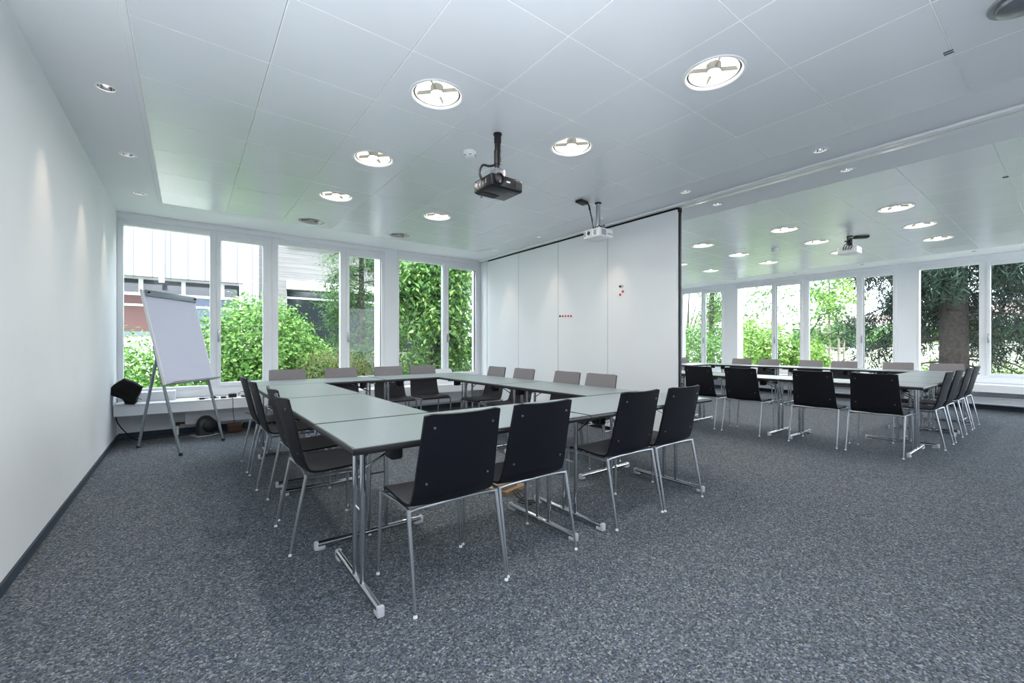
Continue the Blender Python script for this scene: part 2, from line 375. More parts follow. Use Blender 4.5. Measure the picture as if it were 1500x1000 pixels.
window(PB, 5.0, 8.1, (5.1, 6.5), (6.7, 8.0), 1); window(PB, 8.1, 11.2, (8.2, 9.6), (9.8, 11.1), 1)

# ------------------------------------------------------------------ movable partition and its track
tr = thing('partition_track', 'long white ceiling track with a black slot, running over the folding partition and the opening', 'track', (XP+.05, 1.9, ZC))
m = MB()
m.rbox(-.115, -.052, YB-1.9, YF-1.9-.02, -.026, -.001, .005); m.rbox(-.053, .075, YB-1.9, YF-1.9-.02, -.014, -.001, .003)
m.build('rail', M['whiteplastic'], tr)
MB().box(-.049, -.022, YB-1.9, YF-1.9-.02, -.0152, -.010).build('slot', M['black'], tr)
PY = [6.925, 5.944, 4.935, 3.941, 2.885]
PL = ['white partition panel beside the window wall, farthest of the four', 'white partition panel without magnets, second from the window wall',
      'white partition panel carrying the row of five magnets', 'white partition panel at the open end, carrying four scattered magnets']
for k in range(4):
    y1, y0 = PY[k], PY[k+1]
    p = thing('partition_panel', PL[k], 'partition panel', (XP+.05, (y0+y1)/2, 0), 0, 'panels of the movable partition')
    h = (y1-y0)/2
    MB().rbox(-.05, .05, -h+.004, h-.003, .05, 2.775, .003, 1).build('body', M['partition'], p)
    MB().box(-.046, .046, h-.004, h+.005, .05, 2.775).build('seal', M['ventgrey'], p)
    MB().box(-.04, .04, -h+.01, h-.01, .004, .05).build('bottom_seal', M['black'], p)
    MB().box(-.035, .035, -h+.01, h-.01, 2.775, 2.805).build('top_seal', M['black'], p)
    if k == 3:
        MB().box(-.015, .02, -h-.012, -h+.004, .01, 2.775).build('end_gasket', M['black'], p)['label'] = 'black vertical end gasket'
        MB().rbox(-.03, .035, -h-.012, -h+.006, 2.745, 2.80, .004).build('hanger', M['black'], p)
jm = MB().rbox(XP, XP+.10, 6.935, YF-.013, 0, ZC-.028, .004, 1)
struct(jm.build('trim_3', M['partition']))
MAG = [(4.884,1.618,'black','dark magnet at the left end of the row of five on the partition'),(4.823,1.614,'red','red magnet, second of the row of five on the partition'),
       (4.763,1.612,'red','red magnet in the middle of the row of five'),(4.704,1.610,'red','red magnet, fourth of the row of five'),(4.646,1.606,'red','red magnet at the right end of the row of five'),
       (3.722,1.954,'black','black magnet at the top left of the loose cluster'),(3.688,1.954,'satin','silver magnet beside the black one at the top of the cluster'),
       (3.677,1.881,'red','red magnet in the middle of the loose cluster'),(3.722,1.842,'red','red magnet lowest in the loose cluster')]
for y, z, c, lb in MAG:
    T = Matrix.Translation((XP, y, z)) @ Matrix.Rotation(-PI/2, 4, 'Y')
    o = MB().lathe([(0,.011),(.013,.011),(.0155,.008),(.0165,0)], T=T, seg=16).build('magnet', M[c]); tag(o, lb, 'magnet', 'round magnets on the partition')

# ------------------------------------------------------------------ ceiling lamps
def make_downlight(lit):
    r = thing('downlight', '', 'ceiling lamp', (0,0,0), 0, 'round downlights')
    MB().lathe([(HOLE-.004,.03),(HOLE-.004,0),(.163,-.006),(.174,-.006),(.179,-.001)], seg=40).build('trim_ring', M['white'], r)
    MB().lathe([(.142,.020),(.1425,.012),(HOLE-.0045,.012),(HOLE-.0045,.10),(.05,.112),(0,.112)], seg=40).build('housing', M['slot'], r)
    MB().lathe([(.142,.008),(.130,.034),(.10,.056),(.05,.066),(0,.068)], seg=40).build('reflector', M['lamp' if lit else 'lampoff'], r)
    MB().lathe([(.0365,.010),(.041,.012),(.041,.060),(.0365,.062)], seg=28).build('centre_ring', M['vane'], r)
    MB().lathe([(.0365,.012),(.02,.009),(0,.008)], seg=24).build('lamp_core', M['lampcore' if lit else 'lampoff'], r)
    for k in range(4):
        T = Matrix.Rotation(k*PI/2+PI/4, 4, 'Z'); MB().box(.040, .138, -.0018, .0018, .014, .036, 0, T).build('vane', M['vane'], r)
    return r
ND = {0: None, 1: None}
def lamp_label(i):
    x, y, lit = LAMPS[i]
    L = ['', 'large lit downlight left of the black projector, nearest the camera in its row', 'lit downlight in the left row, second nearest to the camera',
         '', 'unlit downlight at the window end of the left row', 'largest lit downlight, nearest the camera on the right of the main room', 'lit downlight right of the black projector pole',
         'lit downlight behind the black projector', 'lit downlight of the right row between black projector and window', 'unlit downlight at the window end of the right row']
    L[0] = 'lit downlight above the picture edge in the left row'
    L[3] = 'lit downlight in the left row, third nearest to the camera'
    if i < 10:
        if i == 3: return 'lit downlight farthest from the camera in the left row'
        if i == 2: return 'lit downlight in the middle of the left row'
        return L[i]
    j = i-10; rowx = ['nearest the partition', 'in the middle', 'nearest the far windows']
    c = ['right-hand', 'second from right', 'third from right', 'leftmost'][j//3]
    return 'lit downlight in the far room, %s line of lamps, %s' % (c, rowx[j % 3])
for i, (x, y, lit) in enumerate(LAMPS):
    if i == 0: continue
    if ND[lit] is None: ND[lit] = make_downlight(lit); o = ND[lit]
    else: o = copy_tree(ND[lit])
    o.location = (x, y, ZC); o['label'] = lamp_label(i)
if True:
    o = copy_tree(ND[1]); o.location = (1.315, 1.352, ZC); o['label'] = lamp_label(0)
def make_spot(aim, power):
    r = thing('recessed_spotlight', '', 'spotlight', (0,0,0), 0, 'small recessed spotlights')
    MB().lathe([(SHOLE-.002,.02),(SHOLE-.002,0),(.052,-.004),(.062,-.003),(.064,0)], seg=24).build('trim_ring', M['whiteplastic'], r)
    MB().lathe([(SHOLE-.003,.004),(.040,.03),(.022,.055),(0,.058)], seg=24).build('reflector', M['chrome'], r)
    MB().lathe([(.017,.03),(.015,.022),(.008,.018),(0,.017)], seg=14).build('bulb', M['bulb'], r)
    d = bpy.data.lights.new('spot_beam', 'SPOT'); d.energy = power; d.color = (1, .80, .60); d.spot_size = math.radians(46); d.spot_blend = .9; d.shadow_soft_size = .012
    l = bpy.data.objects.new('spot_beam', d); COL.objects.link(l); l.parent = r; l.location = (0, 0, -.006)
    l.rotation_euler = (0, aim, 0)
    return r
SL = ['recessed spotlight in the left ceiling band, nearest the camera', 'recessed spotlight in the left ceiling band, second from the camera', 'recessed spotlight in the left ceiling band, nearest the window',
      'recessed spotlight in the band beside the track, nearest the camera', 'recessed spotlight in the band above the open end of the partition', 'recessed spotlight behind the white projector, above the partition',
      'recessed spotlight above the partition, second from the window wall', 'recessed spotlight above the partition, nearest the window wall',
      'recessed spotlight beyond the track in the far room, nearest the camera', 'recessed spotlight beyond the track, right beside the partition end', 'recessed spotlight in the left ceiling band, above the frame', 'recessed spotlight in the left ceiling band, well above the frame']
SP = {}
for i, (x, y) in enumerate(SPOTS):
    key = 'l' if x < 0 else ('r' if x < XP else 'b')
    aim = {'l': math.radians(10), 'r': math.radians(-10), 'b': math.radians(8)}[key]
    if key not in SP: SP[key] = make_spot(aim, SPOT_W); o = SP[key]
    else: o = copy_tree(SP[key])
    o.location = (x, y, ZC); o['label'] = SL[i]
# tiny eyelets in the far band of the second room
for k, (y, lb) in enumerate(((1.15, 'tiny ceiling eyelet over the rightmost far window'), (2.72, 'tiny ceiling eyelet over the middle far window'), (3.95, 'tiny ceiling eyelet over the second far window mullion'), (5.3, 'tiny ceiling eyelet over the far white pier'))):
    o = MB().lathe([(.03,-.001),(.028,-.006),(.012,-.006),(.011,-.001),(0,-.001)], (11.05, y, ZC), 16).build('ceiling_eyelet', M['ventgrey']); tag(o, lb, 'ceiling fitting', 'tiny eyelets over the far windows')
def detector(x, y, lb):
    r = thing('smoke_detector', lb, 'smoke detector', (x, y, ZC), 0, 'round smoke detectors')
    MB().lathe([(.054,0),(.056,-.012),(.05,-.020)], seg=28).build('base', M['whiteplastic'], r)
    MB().lathe([(.052,-.018),(.052,-.034),(.044,-.050),(.03,-.056),(0,-.057)], seg=28).build('head', M['whiteplastic'], r)
    for k in range(6):
        T = Matrix.Rotation(k*PI/3, 4, 'Z'); MB().box(.046, .0505, -.013, .013, -.043, -.038, 0, T).build('vent', M['slot'], r)
detector(1.925, 3.15, 'white smoke detector beside the black projector pole'); detector(8.03, 3.17, 'white smoke detector among the far room lamps')
for x, y, lb in ((3.43, .455, 'dark double-slot vent in the ceiling panel at upper right'), (6.42, .455, 'dark double-slot vent in the far room ceiling')):
    r = thing('slot_vent', lb, 'vent', (x, y, ZC), 0, 'double-slot ceiling vents')
    for s in (-1, 1): MB().rbox(s*.013-.0065, s*.013+.0065, -.02, .02, -.003, .001, .001, 1).build('slot', M['slot'], r)
r = thing('ceiling_loudspeaker', 'round metal ceiling fitting cut by the top right corner', 'ceiling fitting', (3.19, .165, ZC))
MB().lathe([(.125,0),(.122,-.012),(.10,-.015)], seg=36).build('trim_ring', M['satin'], r)
MB().lathe([(.10,-.004),(.095,-.03),(.06,-.05),(0,-.055)], seg=36).build('dome', M['satin'], r)

up = thing('fill_uplighter', 'added low white fill light beside the camera, unseen, shining up at the ceiling', 'fill light', (-.30, -.35, 0))  # added out of view to brighten the ceiling like a bounced flash
MB().lathe([(0,.02),(.13,.02),(.14,.012),(.14,0),(0,0)], seg=32).build('base', M['greymetal'], up)
MB().tube([(0,0,.018),(0,0,.36)], .02, 14).build('pole', M['satin'], up)
MB().lathe([(.02,.345),(.08,.36),(.12,.40),(.135,.46),(.130,.46),(.115,.405),(.075,.37),(0,.36)], seg=36).build('bowl', M['whiteplastic'], up)
FILL_LIGHT.parent = up; FILL_LIGHT.location = (0, 0, .46); FILL_LIGHT.rotation_euler = (PI, 0, 0)

# ------------------------------------------------------------------ chairs
def make_chair():
    r = thing('conference_chair', '', 'chair', (0,0,0), 0, '')
    TH = .013
    prof = [(-.243,.866),(-.222,.78),(-.203,.70),(-.184,.62),(-.166,.54),(-.150,.485)]          # y, z down the back
    bend = [(-.150,.485),(-.140,.460),(-.122,.441),(-.095,.432),(-.05,.430),(.03,.433),(.11,.438),(.18,.441),(.215,.436),(.236,.424)]
    def shell(pr, wf, curv):
        n = 12; vs = []; P = [Vector((0, *p)) for p in pr]
        for i, p in enumerate(P):
            d = (P[min(i+1, len(P)-1)]-P[max(i-1, 0)]).normalized(); nrm = Vector((0, d.z, -d.y))   # towards the sitter / up
            nrm = -nrm if nrm.y+nrm.z < 0 else nrm
            w = wf(i/(len(P)-1)); c = curv(i/(len(P)-1))
            for k in range(n+1):
                u = -1+2*k/n; q = p + nrm*(c*(u*u-.35)) + Vector((u*w, 0, 0))
                vs.append((q, nrm))
        return n, vs
    def build(name, pr, wf, curv, roundtop=False):
        n, vs = shell(pr, wf, curv); L = len(pr); m = MB()
        front = [q+nn*TH*.5 for q, nn in vs]; back = [q-nn*TH*.5 for q, nn in vs]
        if roundtop:
            for row in (front, back):
                for k in range(n+1):
                    u = abs(-1+2*k/n)
                    if u > .9: row[k] = row[k].lerp(row[k+n+1], .10)
        N = len(front); fs = []
        F = [(i*(n+1)+k, i*(n+1)+k+1, (i+1)*(n+1)+k+1, (i+1)*(n+1)+k) for i in range(L-1) for k in range(n)]
        vv = front+back
        bm = bmesh.new(); bv = [bm.verts.new(v) for v in vv]
        for q in F:
            fc = bm.faces.new([bv[i] for i in q]); fc.material_index = 1
            bm.faces.new([bv[i+N] for i in reversed(q)])
        rim = [k for k in range(n+1)] + [i*(n+1)+n for i in range(1, L)] + [(L-1)*(n+1)+k for k in range(n-1, -1, -1)] + [i*(n+1) for i in range(L-2, 0, -1)]
        for a, b in zip(rim, rim[1:]+rim[:1]): bm.faces.new([bv[b], bv[a], bv[a+N], bv[b+N]])
        bmesh.ops.recalc_face_normals(bm, faces=bm.faces[:])
        for fc in bm.faces: fc.smooth = True
        me = bpy.data.meshes.new(name); bm.to_mesh(me); bm.free()
        me.materials.append(M['shell']); me.materials.append(M['fabric']); me.set_sharp_from_angle(angle=math.radians(45))
        return link(name, me, r)
    bk = build('backrest', prof, lambda t: .201+.018*t, lambda t: .026*(1-.35*t), True)
    build('seat', bend, lambda t: .219+.004*math.sin(PI*t)-.014*t*t, lambda t: .017*(1-t)**2+.004)
    for sx, z in ((-.155,.805),(.155,.805),(-.165,.545),(.165,.545)):
        y = -.243+(.866-z)*.240+.009*0
        T = Matrix.Translation((sx, y-.0035, z)) @ Matrix.Rotation(PI/2+.23, 4, 'X')
        MB().lathe([(.0058,-.002),(.0058,.0035),(.004,.0048),(0,.0048)], T=T, seg=12).build('screw', M['screw'], bk)
    m = MB(); rr = .0075
    for s in (-1, 1): m.tube(curve_pts([(s*.236,-.142,.418),(s*.215,-.09,.412),(s*.21,.05,.414),(s*.222,.215,.416)], 5), rr, 8)
    m.tube(curve_pts([(-.238,-.142,.427),(-.18,-.137,.431),(0,-.122,.428),(.18,-.137,.431),(.238,-.142,.427)], 6), rr, 8)
    m.tube([(-.222,.21,.413),(.222,.21,.413)], rr, 8)
    m.build('seat_frame', M['satin'], r)
    for s in (-1, 1):
        for top, foot in (((s*.237,-.138,.436),(s*.243,-.222,.012)), ((s*.226,.226,.424),(s*.243,.220,.012))):
            lg = MB().tube([top, Vector(top).lerp(Vector(foot), .45), foot], [.0102,.0092,.0058], 10).build('leg', M['satin'], r)
            MB().lathe([(.006,.014),(.0095,.008),(.010,.001),(0,.001)], (foot[0], foot[1], 0), 12).build('glide', M['whiteplastic'], lg)
    return r
CH = make_chair(); used = [False]
def chair(x, y, face, label, group):
    """face: direction the sitter looks: 0 = +y, 1 = -x, 2 = -y, 3 = +x (plus a few degrees)"""
    o = CH if not used[0] else copy_tree(CH); used[0] = True
    o.location = (x, y, 0); o.rotation_euler = (0, 0, face*PI/2); o['label'] = label; o['group'] = group
G = 'chairs along the near table row'
chair(1.02, 1.945, .005, 'dark chair seen from behind, nearest to the camera, left along the near tables', G)
chair(1.53, 1.965, 0, 'dark chair seen from behind, second from the left along the near tables', G)
chair(2.405, 1.99, 0, 'dark chair seen from behind, third from the left along the near tables', G)
chair(2.92, 1.985, 0, 'dark chair seen from behind, rightmost along the near tables', G)
G = 'chairs along the left table side'
chair(.675, 2.885, 3, 'dark chair in profile, nearest the camera on the left side of the table square', G)
chair(.705, 3.46, 3, 'dark chair in profile, second from the camera on the left side of the table square', G)
chair(.665, 4.24, 3, 'dark chair in profile, third from the camera on the left side of the table square', G)
chair(.655, 4.85, 3, 'dark chair farthest along the left side of the table square, mostly hidden', G)
G = 'chairs along the window side'
for x, lb in ((.985,'leftmost of the four chairs backing on the window wall'),(1.62,'second from left of the four chairs backing on the window wall'),
              (2.265,'third from left of the four chairs backing on the window wall'),(2.79,'rightmost of the four chairs backing on the window wall')):
    chair(x, 5.70, 2, lb, G)
G = 'chairs along the partition'
for y, lb in ((4.945,'farthest of the four chairs along the white partition'),(4.33,'second farthest of the four chairs along the white partition'),
              (3.545,'second nearest of the four chairs along the white partition'),(3.04,'nearest of the four chairs along the white partition')):
    chair(3.245, y, 1, lb, G)
G = 'near row of chairs in the far room'
for y, lb in ((3.325,'black chair seen from behind in the far room, leftmost, beside the partition end'),(2.735,'black chair seen from behind in the far room, second from the partition end'),
              (1.912,'black chair seen from behind in the far room, third from the partition end'),(1.345,'black chair seen from behind in the far room, rightmost of its row')):
    chair(6.07, y, 3, lb, G)
G = 'far row of chairs in the far room'
for y, lb in ((4.60,'far room chair under the windows, leftmost of the row of six'),(4.03,'far room chair under the windows, second from left of six'),(3.26,'far room chair under the windows, third from left of six'),
              (2.715,'far room chair under the windows, fourth from left of six'),(1.94,'far room chair under the windows, fifth from left of six, before the wide pier'),(1.34,'far room chair under the windows, rightmost of six, before the spruce trunk')):
    chair(9.70, y, 1, lb, G)
G = 'chairs in profile at the right end of the far room'
for x, lb in ((6.94,'nearest of four chairs in profile at the right end of the far room tables'),(7.58,'second nearest of four chairs in profile at the right end of the far room tables'),
              (8.38,'third nearest of four chairs in profile at the right end of the far room tables'),(9.03,'farthest of four chairs in profile at the right end of the far room tables')):
    chair(x, 1.135, 0, lb, G)
chair(9.52, 5.60, 2, 'far room chair half hidden behind the partition end, back to the hidden wall', 'far row of chairs in the far room')

# ------------------------------------------------------------------ folding tables
def make_table(L, Wd=.70):
    r = thing('folding_table', '', 'table', (0,0,0), 0, '')
    hx, hy, z0, z1 = L/2-.001, Wd/2-.001, .712, .742
    tp = MB().box(-hx+.012, hx-.012, -hy+.012, hy-.012, z0, z1).build('tabletop', M['laminate'], r)
    pr = [(.0125, z1-.0004), (.004, z1-.002), (0, z1-.010), (0, z0+.008), (.004, z0+.001), (.0125, z0)]
    m = MB(); vs = []; n = len(pr)
    for sx, sy in ((-1,-1),(1,-1),(1,1),(-1,1)):
        vs += [(sx*(hx-a), sy*(hy-a), z) for a, z in pr]
    m.add(vs, [(c*n+i, ((c+1) % 4)*n+i, ((c+1) % 4)*n+i+1, c*n+i+1) for c in range(4) for i in range(n-1)], 0, True)
    m.build('edge_band', M['edge'], tp)
    for s in (-1, 1):
        x = s*(L/2-.12)
        fb = MB().tube([(x,-.335,.034),(x,-.30,.034),(x,.28,.034),(x,.305,.034)], .0165, 14).build('foot_bar', M['chrome'], r)
        for q in (-1, 1):
            yq = -.015+q*.321; c = MB().rbox(x-.017, x+.017, yq-.012, yq+.012, .003, .052, .008, 2)
            c.rbox(x-.015, x+.015, yq-q*.026-.022, yq-q*.026+.022, .001, .024, .005, 1); c.build('end_cap', M['cap'], fb)
        for q in (-1, 1):
            MB().tube([(x, q*.055-.045, .042),(x, q*.055-.045, .700)], .0138, 14).build('leg', M['chrome'], r)
        MB().rbox(x-.020, x+.020, -.27, .27, .690, .7115, .005, 1).build('cross_rail', M['satin'], r)
        MB().tube([(x, -.10, .38),(x, .01, .38)], .005, 8).build('link', M['chrome'], r)
        m = MB()
        for q in (-1, 1): m.tube([(x-s*.005, q*.055-.045, .585),(x-s*.14, q*.075-.02, .655),(x-s*.26, q*.09, .706)], .0055, 8)
        m.build('brace', M['chrome'], r)
        for q in (-.2, .2): MB().rbox(x-s*.115-.030, x-s*.115+.030, q-.04, q+.04, .640, .7115, .008, 1).build('latch', M['black'], r)
    return r
TB = {}
def table(x0, x1, y0, y1, label, group):
    lx, ly = x1-x0, y1-y0; turn = ly > lx; L = round(max(lx, ly), 3)
    if L not in TB: TB[L] = make_table(L); o = TB[L]
    else: o = copy_tree(TB[L])
    o.location = ((x0+x1)/2, (y0+y1)/2, 0); o.rotation_euler = (0, 0, PI/2 if turn else 0); o['label'] = label; o['group'] = group
G = 'folding tables set in a square in the main room'
table(.54, 1.96, 1.80, 2.50, 'grey folding table at the near left corner, closest to the camera', G)
table(1.962, 3.382, 1.80, 2.50, 'grey folding table at the near right corner, before the partition', G)
table(.54, 1.24, 2.503, 3.843, 'grey folding table on the left side of the square, next to the nearest table', G)
table(.54, 1.24, 3.845, 5.185, 'grey folding table on the left side of the square, next to the window row', G)
table(2.68, 3.38, 2.503, 3.843, 'grey folding table along the partition, nearer half', G)
table(2.68, 3.38, 3.845, 5.185, 'grey folding table along the partition, farther half', G)
table(.54, 1.96, 5.188, 5.888, 'grey folding table on the window side of the square, left half', G)
table(1.962, 3.382, 5.188, 5.888, 'grey folding table on the window side of the square, right half', G)
G = 'folding tables set in a square in the far room'
table(5.93, 6.63, .965, 2.305, 'far room folding table in the near row, at the right end', G)
table(5.93, 6.63, 2.307, 3.647, 'far room folding table in the near row, in the middle', G)
table(5.93, 6.63, 3.649, 4.989, 'far room folding table in the near row, beside the partition end', G)
table(6.633, 7.928, .965, 1.665, 'far room folding table at the right end, nearer half beside the profile chairs', G)
table(7.93, 9.225, .965, 1.665, 'far room folding table at the right end, farther half beside the profile chairs', G)
table(9.228, 9.928, .965, 2.305, 'far room folding table in the far row, at the right end under the windows', G)
table(9.228, 9.928, 2.307, 3.647, 'far room folding table in the far row, in the middle under the windows', G)
table(9.228, 9.928, 3.649, 4.989, 'far room folding table in the far row, at the left end under the windows', G)
table(8.508, 9.928, 4.992, 5.692, 'far room folding table at the left end, just visible past the partition end', G)

# ------------------------------------------------------------------ benches, radiators
def bench(name, label, place, u0, u1):
    r = thing(name, label, 'window bench')
    def bx(a, b, d0, d1, z0, z1, m, nm, e=.004):
        x0, x1, y0, y1 = place(a, b, d0, d1); return MB().rbox(x0, x1, y0, y1, z0, z1, e, 1).build(nm, M[m], r)
    bx(u0, u1, -.45, -.004, .452, .472, 'white', 'top_board')
    bx(u0, u1, -.45, -.428, .338, .453, 'white', 'front_board')
    bx(u0+.01, u1-.01, -.09, -.004, .36, .452, 'ventgrey', 'wall_rail')
    n = int((u1-u0)/1.4)+1
    for k in range(n+1):
        u = u0+.03+(u1-u0-.06)*k/n
        bx(u-.012, u+.012, -.42, -.012, .345, .451, 'ventgrey', 'bracket')
def radiator(label, place, u0, u1, z0, z1, valve):
    r = thing('radiator', label, 'radiator', group='low panel radiators under the benches')
    def bx(a, b, d0, d1, za, zb, m, nm, e=.004):
        x0, x1, y0, y1 = place(a, b, d0, d1); return MB().rbox(x0, x1, y0, y1, za, zb, e, 1).build(nm, M[m], r)
    bx(u0, u1, -.19, -.10, z0, z1, 'white', 'panel', .008)
    for k in range(1, 3): bx(u0+.02, u1-.02, -.193, -.188, z0+(z1-z0)*k/3-.004, z0+(z1-z0)*k/3+.004, 'white', 'rib', .002)
    for u in (u0+.15, u1-.15): bx(u-.02, u+.02, -.10, -.002, z0+.02, z1-.02, 'ventgrey', 'wall_bracket')
    if valve:
        def P(u, d, z):
            x0, x1, y0, y1 = place(u, u, d, d); return (x0, y0, z)
        MB().tube([P(u0-.075, -.14, .16), P(u0, -.14, .16)], .012, 10).build('valve_pipe', M['brown'], r)
        MB().tube([P(u0-.075, -.14, .175), P(u0-.075, -.14, .13)], .020, 12).build('valve', M['brown'], r)
        MB().tube([P(u0-.075, -.14, .135), P(u0-.075, -.14, .0)], .014, 12).build('riser_pipe', M['whiteplastic'], r)
bench('window_bench', 'long low white bench along the window wall of the main room', PF, XL+.014, XP-.02)
bench('window_bench', 'long low white bench along the windows of the far room', PR, YB+.02, YF-.02)
radiator('low white panel radiator with a copper valve, behind the flip chart', PF, -.03, 2.2, .135, .315, True)
radiator('low white panel radiator under the bench behind the window side chairs', PF, 2.45, 4.3, .135, .315, False)
radiator('low white panel radiator under the far room windows', PR, -1.2, 2.15, .10, .245, False)
radiator('low white panel radiator under the left far room windows', PR, 2.35, 5.8, .10, .245, False)

# ------------------------------------------------------------------ flip chart
fc = thing('flip_chart', 'flip chart easel with a blank white board and grey legs, by the windows', 'flip chart', (-.04, 5.73, 0))
Wv = Vector((.57, .822, 0)).normalized(); Lv = Vector((-.80*.245, .60*.245, 1)); Ln = Lv.normalized(); Nv = Wv.cross(Ln).normalized()   # Nv: towards the viewer
if Nv.y > 0: Nv = -Nv
FT = Matrix(((Wv.x, Ln.x, Nv.x, 0), (Wv.y, Ln.y, Nv.y, 0), (Wv.z, Ln.z, Nv.z, 0), (0,0,0,1)))     # local: x width, y up the board, z to the front
MB().rbox(-.015, .755, .775, 1.80, -.011, .011, .004, 1, 0, FT).build('board', M['paper'], fc)
for x in (-.016, .756): MB().rbox(x-.006, x+.006, .77, 1.81, -.016, .014, .003, 1, 0, FT).build('side_rail', M['whiteplastic'], fc)
MB().rbox(.01, .762, 1.735, 1.805, .010, .032, .006, 2, 0, FT).build('clamp_bar', M['greymetal'], fc)['label'] = 'grey paper clamp bar across the top'
for x in (.03, .74): MB().tube([FT @ Vector((x, 1.775, .012)), FT @ Vector((x, 1.775, .046))], .012, 12).build('knob', M['black'], fc)
m = MB().rbox(.0, .775, .765, .776, .0, .085, .002, 1, 0, FT); m.rbox(.0, .775, .765, .785, .080, .087, .002, 1, 0, FT); m.build('pen_tray', M['greymetal'], fc)
for x in (.0, .71): MB().tube([FT @ Vector((x, .0, -.022)), FT @ Vector((x, 1.2, -.022))], .0145, 12).build('leg', M['greymetal'], fc)
top = FT @ Vector((.37, 1.70, -.03)); rear = Vector((-.41, .729, .004))
MB().tube([rear, top], .0145, 12).build('leg', M['greymetal'], fc)
for p in (FT @ Vector((0, .006, -.022)), FT @ Vector((.71, .006, -.022)), rear): MB().lathe([(.017,.03),(.018,.0),(0,.0)], (p.x, p.y, max(0, p.z-.006)), 12).build('rubber_foot', M['rubber'], fc)
MB().tube([FT @ Vector((0, 1.0, -.022)), FT @ Vector((.71, 1.0, -.022))], .009, 8).build('cross_bar', M['greymetal'], fc)
T = Matrix.Translation(fc.location) @ FT
o = MB().tube([T @ Vector((.10, .785, .04)), T @ Vector((.215, .785, .045))], .009, 10).build('marker_pen', M['red']); tag(o, 'red marker pen lying in the flip chart tray', 'pen')

# ------------------------------------------------------------------ clutter by the windows
bg = thing('carry_bag', 'black soft carry bag slumped on the bench in the left corner', 'bag', (-.565, 6.78, .474))
bm = bmesh.new(); bmesh.ops.create_cube(bm, size=2); bmesh.ops.subdivide_edges(bm, edges=bm.edges[:], cuts=9, use_grid_fill=True)
for v in bm.verts:
    p = v.co.copy(); n_ = p.normalized(); q = p.lerp(n_*1.25, .18)
    fold = .035*math.sin(4.5*p.x+1.5*p.z)+.03*math.sin(7*p.z-3*p.y)
    v.co = Vector((q.x*.125*(1-.18*p.z), q.y*.105*(1-.3*p.z), q.z*.105)) * (1+fold)
R_ = Matrix.Rotation(math.radians(33), 4, 'Y')
for v in bm.verts: v.co = R_ @ v.co
zmin = min(v.co.z for v in bm.verts)
for v in bm.verts:
    v.co.z -= zmin
    if v.co.z < .05: v.co.z *= .35
me = bpy.data.meshes.new('body'); [setattr(fc_, 'smooth', True) for fc_ in bm.faces]; bm.to_mesh(me); bm.free(); me.materials.append(M['bag']); link('body', me, bg)
MB().tube(curve_pts([(-.12,-.02,.20),(-.07,-.03,.262),(.01,-.03,.235),(.07,-.02,.17)], 6), .009, 8).build('handle', M['bag'], bg)
MB().tube(curve_pts([(-.12,-.09,.16),(-.02,-.105,.13),(.08,-.10,.08),(.13,-.07,.05)], 6), .004, 6).build('zip', M['dome'], bg)
o = MB().rbox(-.62, -.12, 6.98, 7.13, .472, .585, .004, 1).build('document_box', M['whiteplastic']); tag(o, 'flat white box on the bench between the bag and the flip chart', 'box')
o = MB().tube(curve_pts([(-.655,6.76,.40),(-.66,6.74,.30),(-.60,6.80,.16),(-.50,6.95,.02),(-.30,7.0,.008),(.02,7.02,.008)], 8), .006, 8).build('power_cable', M['black']); tag(o, 'thick black cable hanging from the bench end into the corner', 'cable')
dm = thing('domed_bin', 'dark grey dome-shaped container with a round glossy front, on the floor under the bench', 'container', (.185, 6.88, 0), math.radians(20))
MB().lathe([(.105,.0),(.105,.10),(.10,.16),(.082,.21),(.045,.245),(0,.255)], seg=32).build('body', M['dome'], dm)
T = Matrix.Translation((.02,-.085,.125)) @ Matrix.Rotation(PI/2-.12, 4, 'X')
MB().lathe([(.088,-.02),(.088,.010),(.075,.024),(.04,.031),(0,.033)], T=T, seg=30).build('front_cover', M['blackgloss'], dm)
MB().rbox(-.14, .13, -.135, .12, .0, .010, .004, 1).build('base_plate', M['ventgrey'], dm)
bb = thing('brown_pouch', 'small dark brown pouch on the floor right of the dome container', 'pouch', (.50, 6.86, 0), .1)
MB().rbox(-.085, .085, -.06, .06, .0, .125, .03, 3).build('body', M['brown'], bb); MB().rbox(-.088, .088, -.064, .02, .075, .13, .012, 2).build('flap', M['brown'], bb)
for k, (p, lb) in enumerate((([(.46,6.66,.478),(.47,6.70,.476),(.472,6.71,.44),(.475,6.70,.30),(.49,6.72,.18),(.50,6.76,.14)], 'thin black cable hanging down the bench front to the brown pouch'),
        ([(.10,6.86,.476),(.16,6.93,.476),(.24,6.89,.477),(.30,6.93,.476),(.33,6.86,.476),(.28,6.83,.476)], 'tangle of thin black cable on the bench behind the flip chart leg'),
        ([(.58,6.87,.476),(.55,6.93,.50),(.60,6.98,.53),(.66,6.95,.49),(.70,6.99,.54),(.74,6.93,.50),(.70,6.88,.476)], 'looped black cable rising from the bench near the left chairs'),
        ([(.62,6.86,.25),(.75,6.84,.19),(.66,6.84,.10),(.53,6.84,.02),(.40,6.80,.006),(.25,6.74,.006)], 'black cable running along the floor under the bench'))):
    o = MB().tube(curve_pts([Vector(q) for q in p], 8), .0035, 6).build('cable', M['black']); tag(o, lb, 'cable', 'cables around the bench')
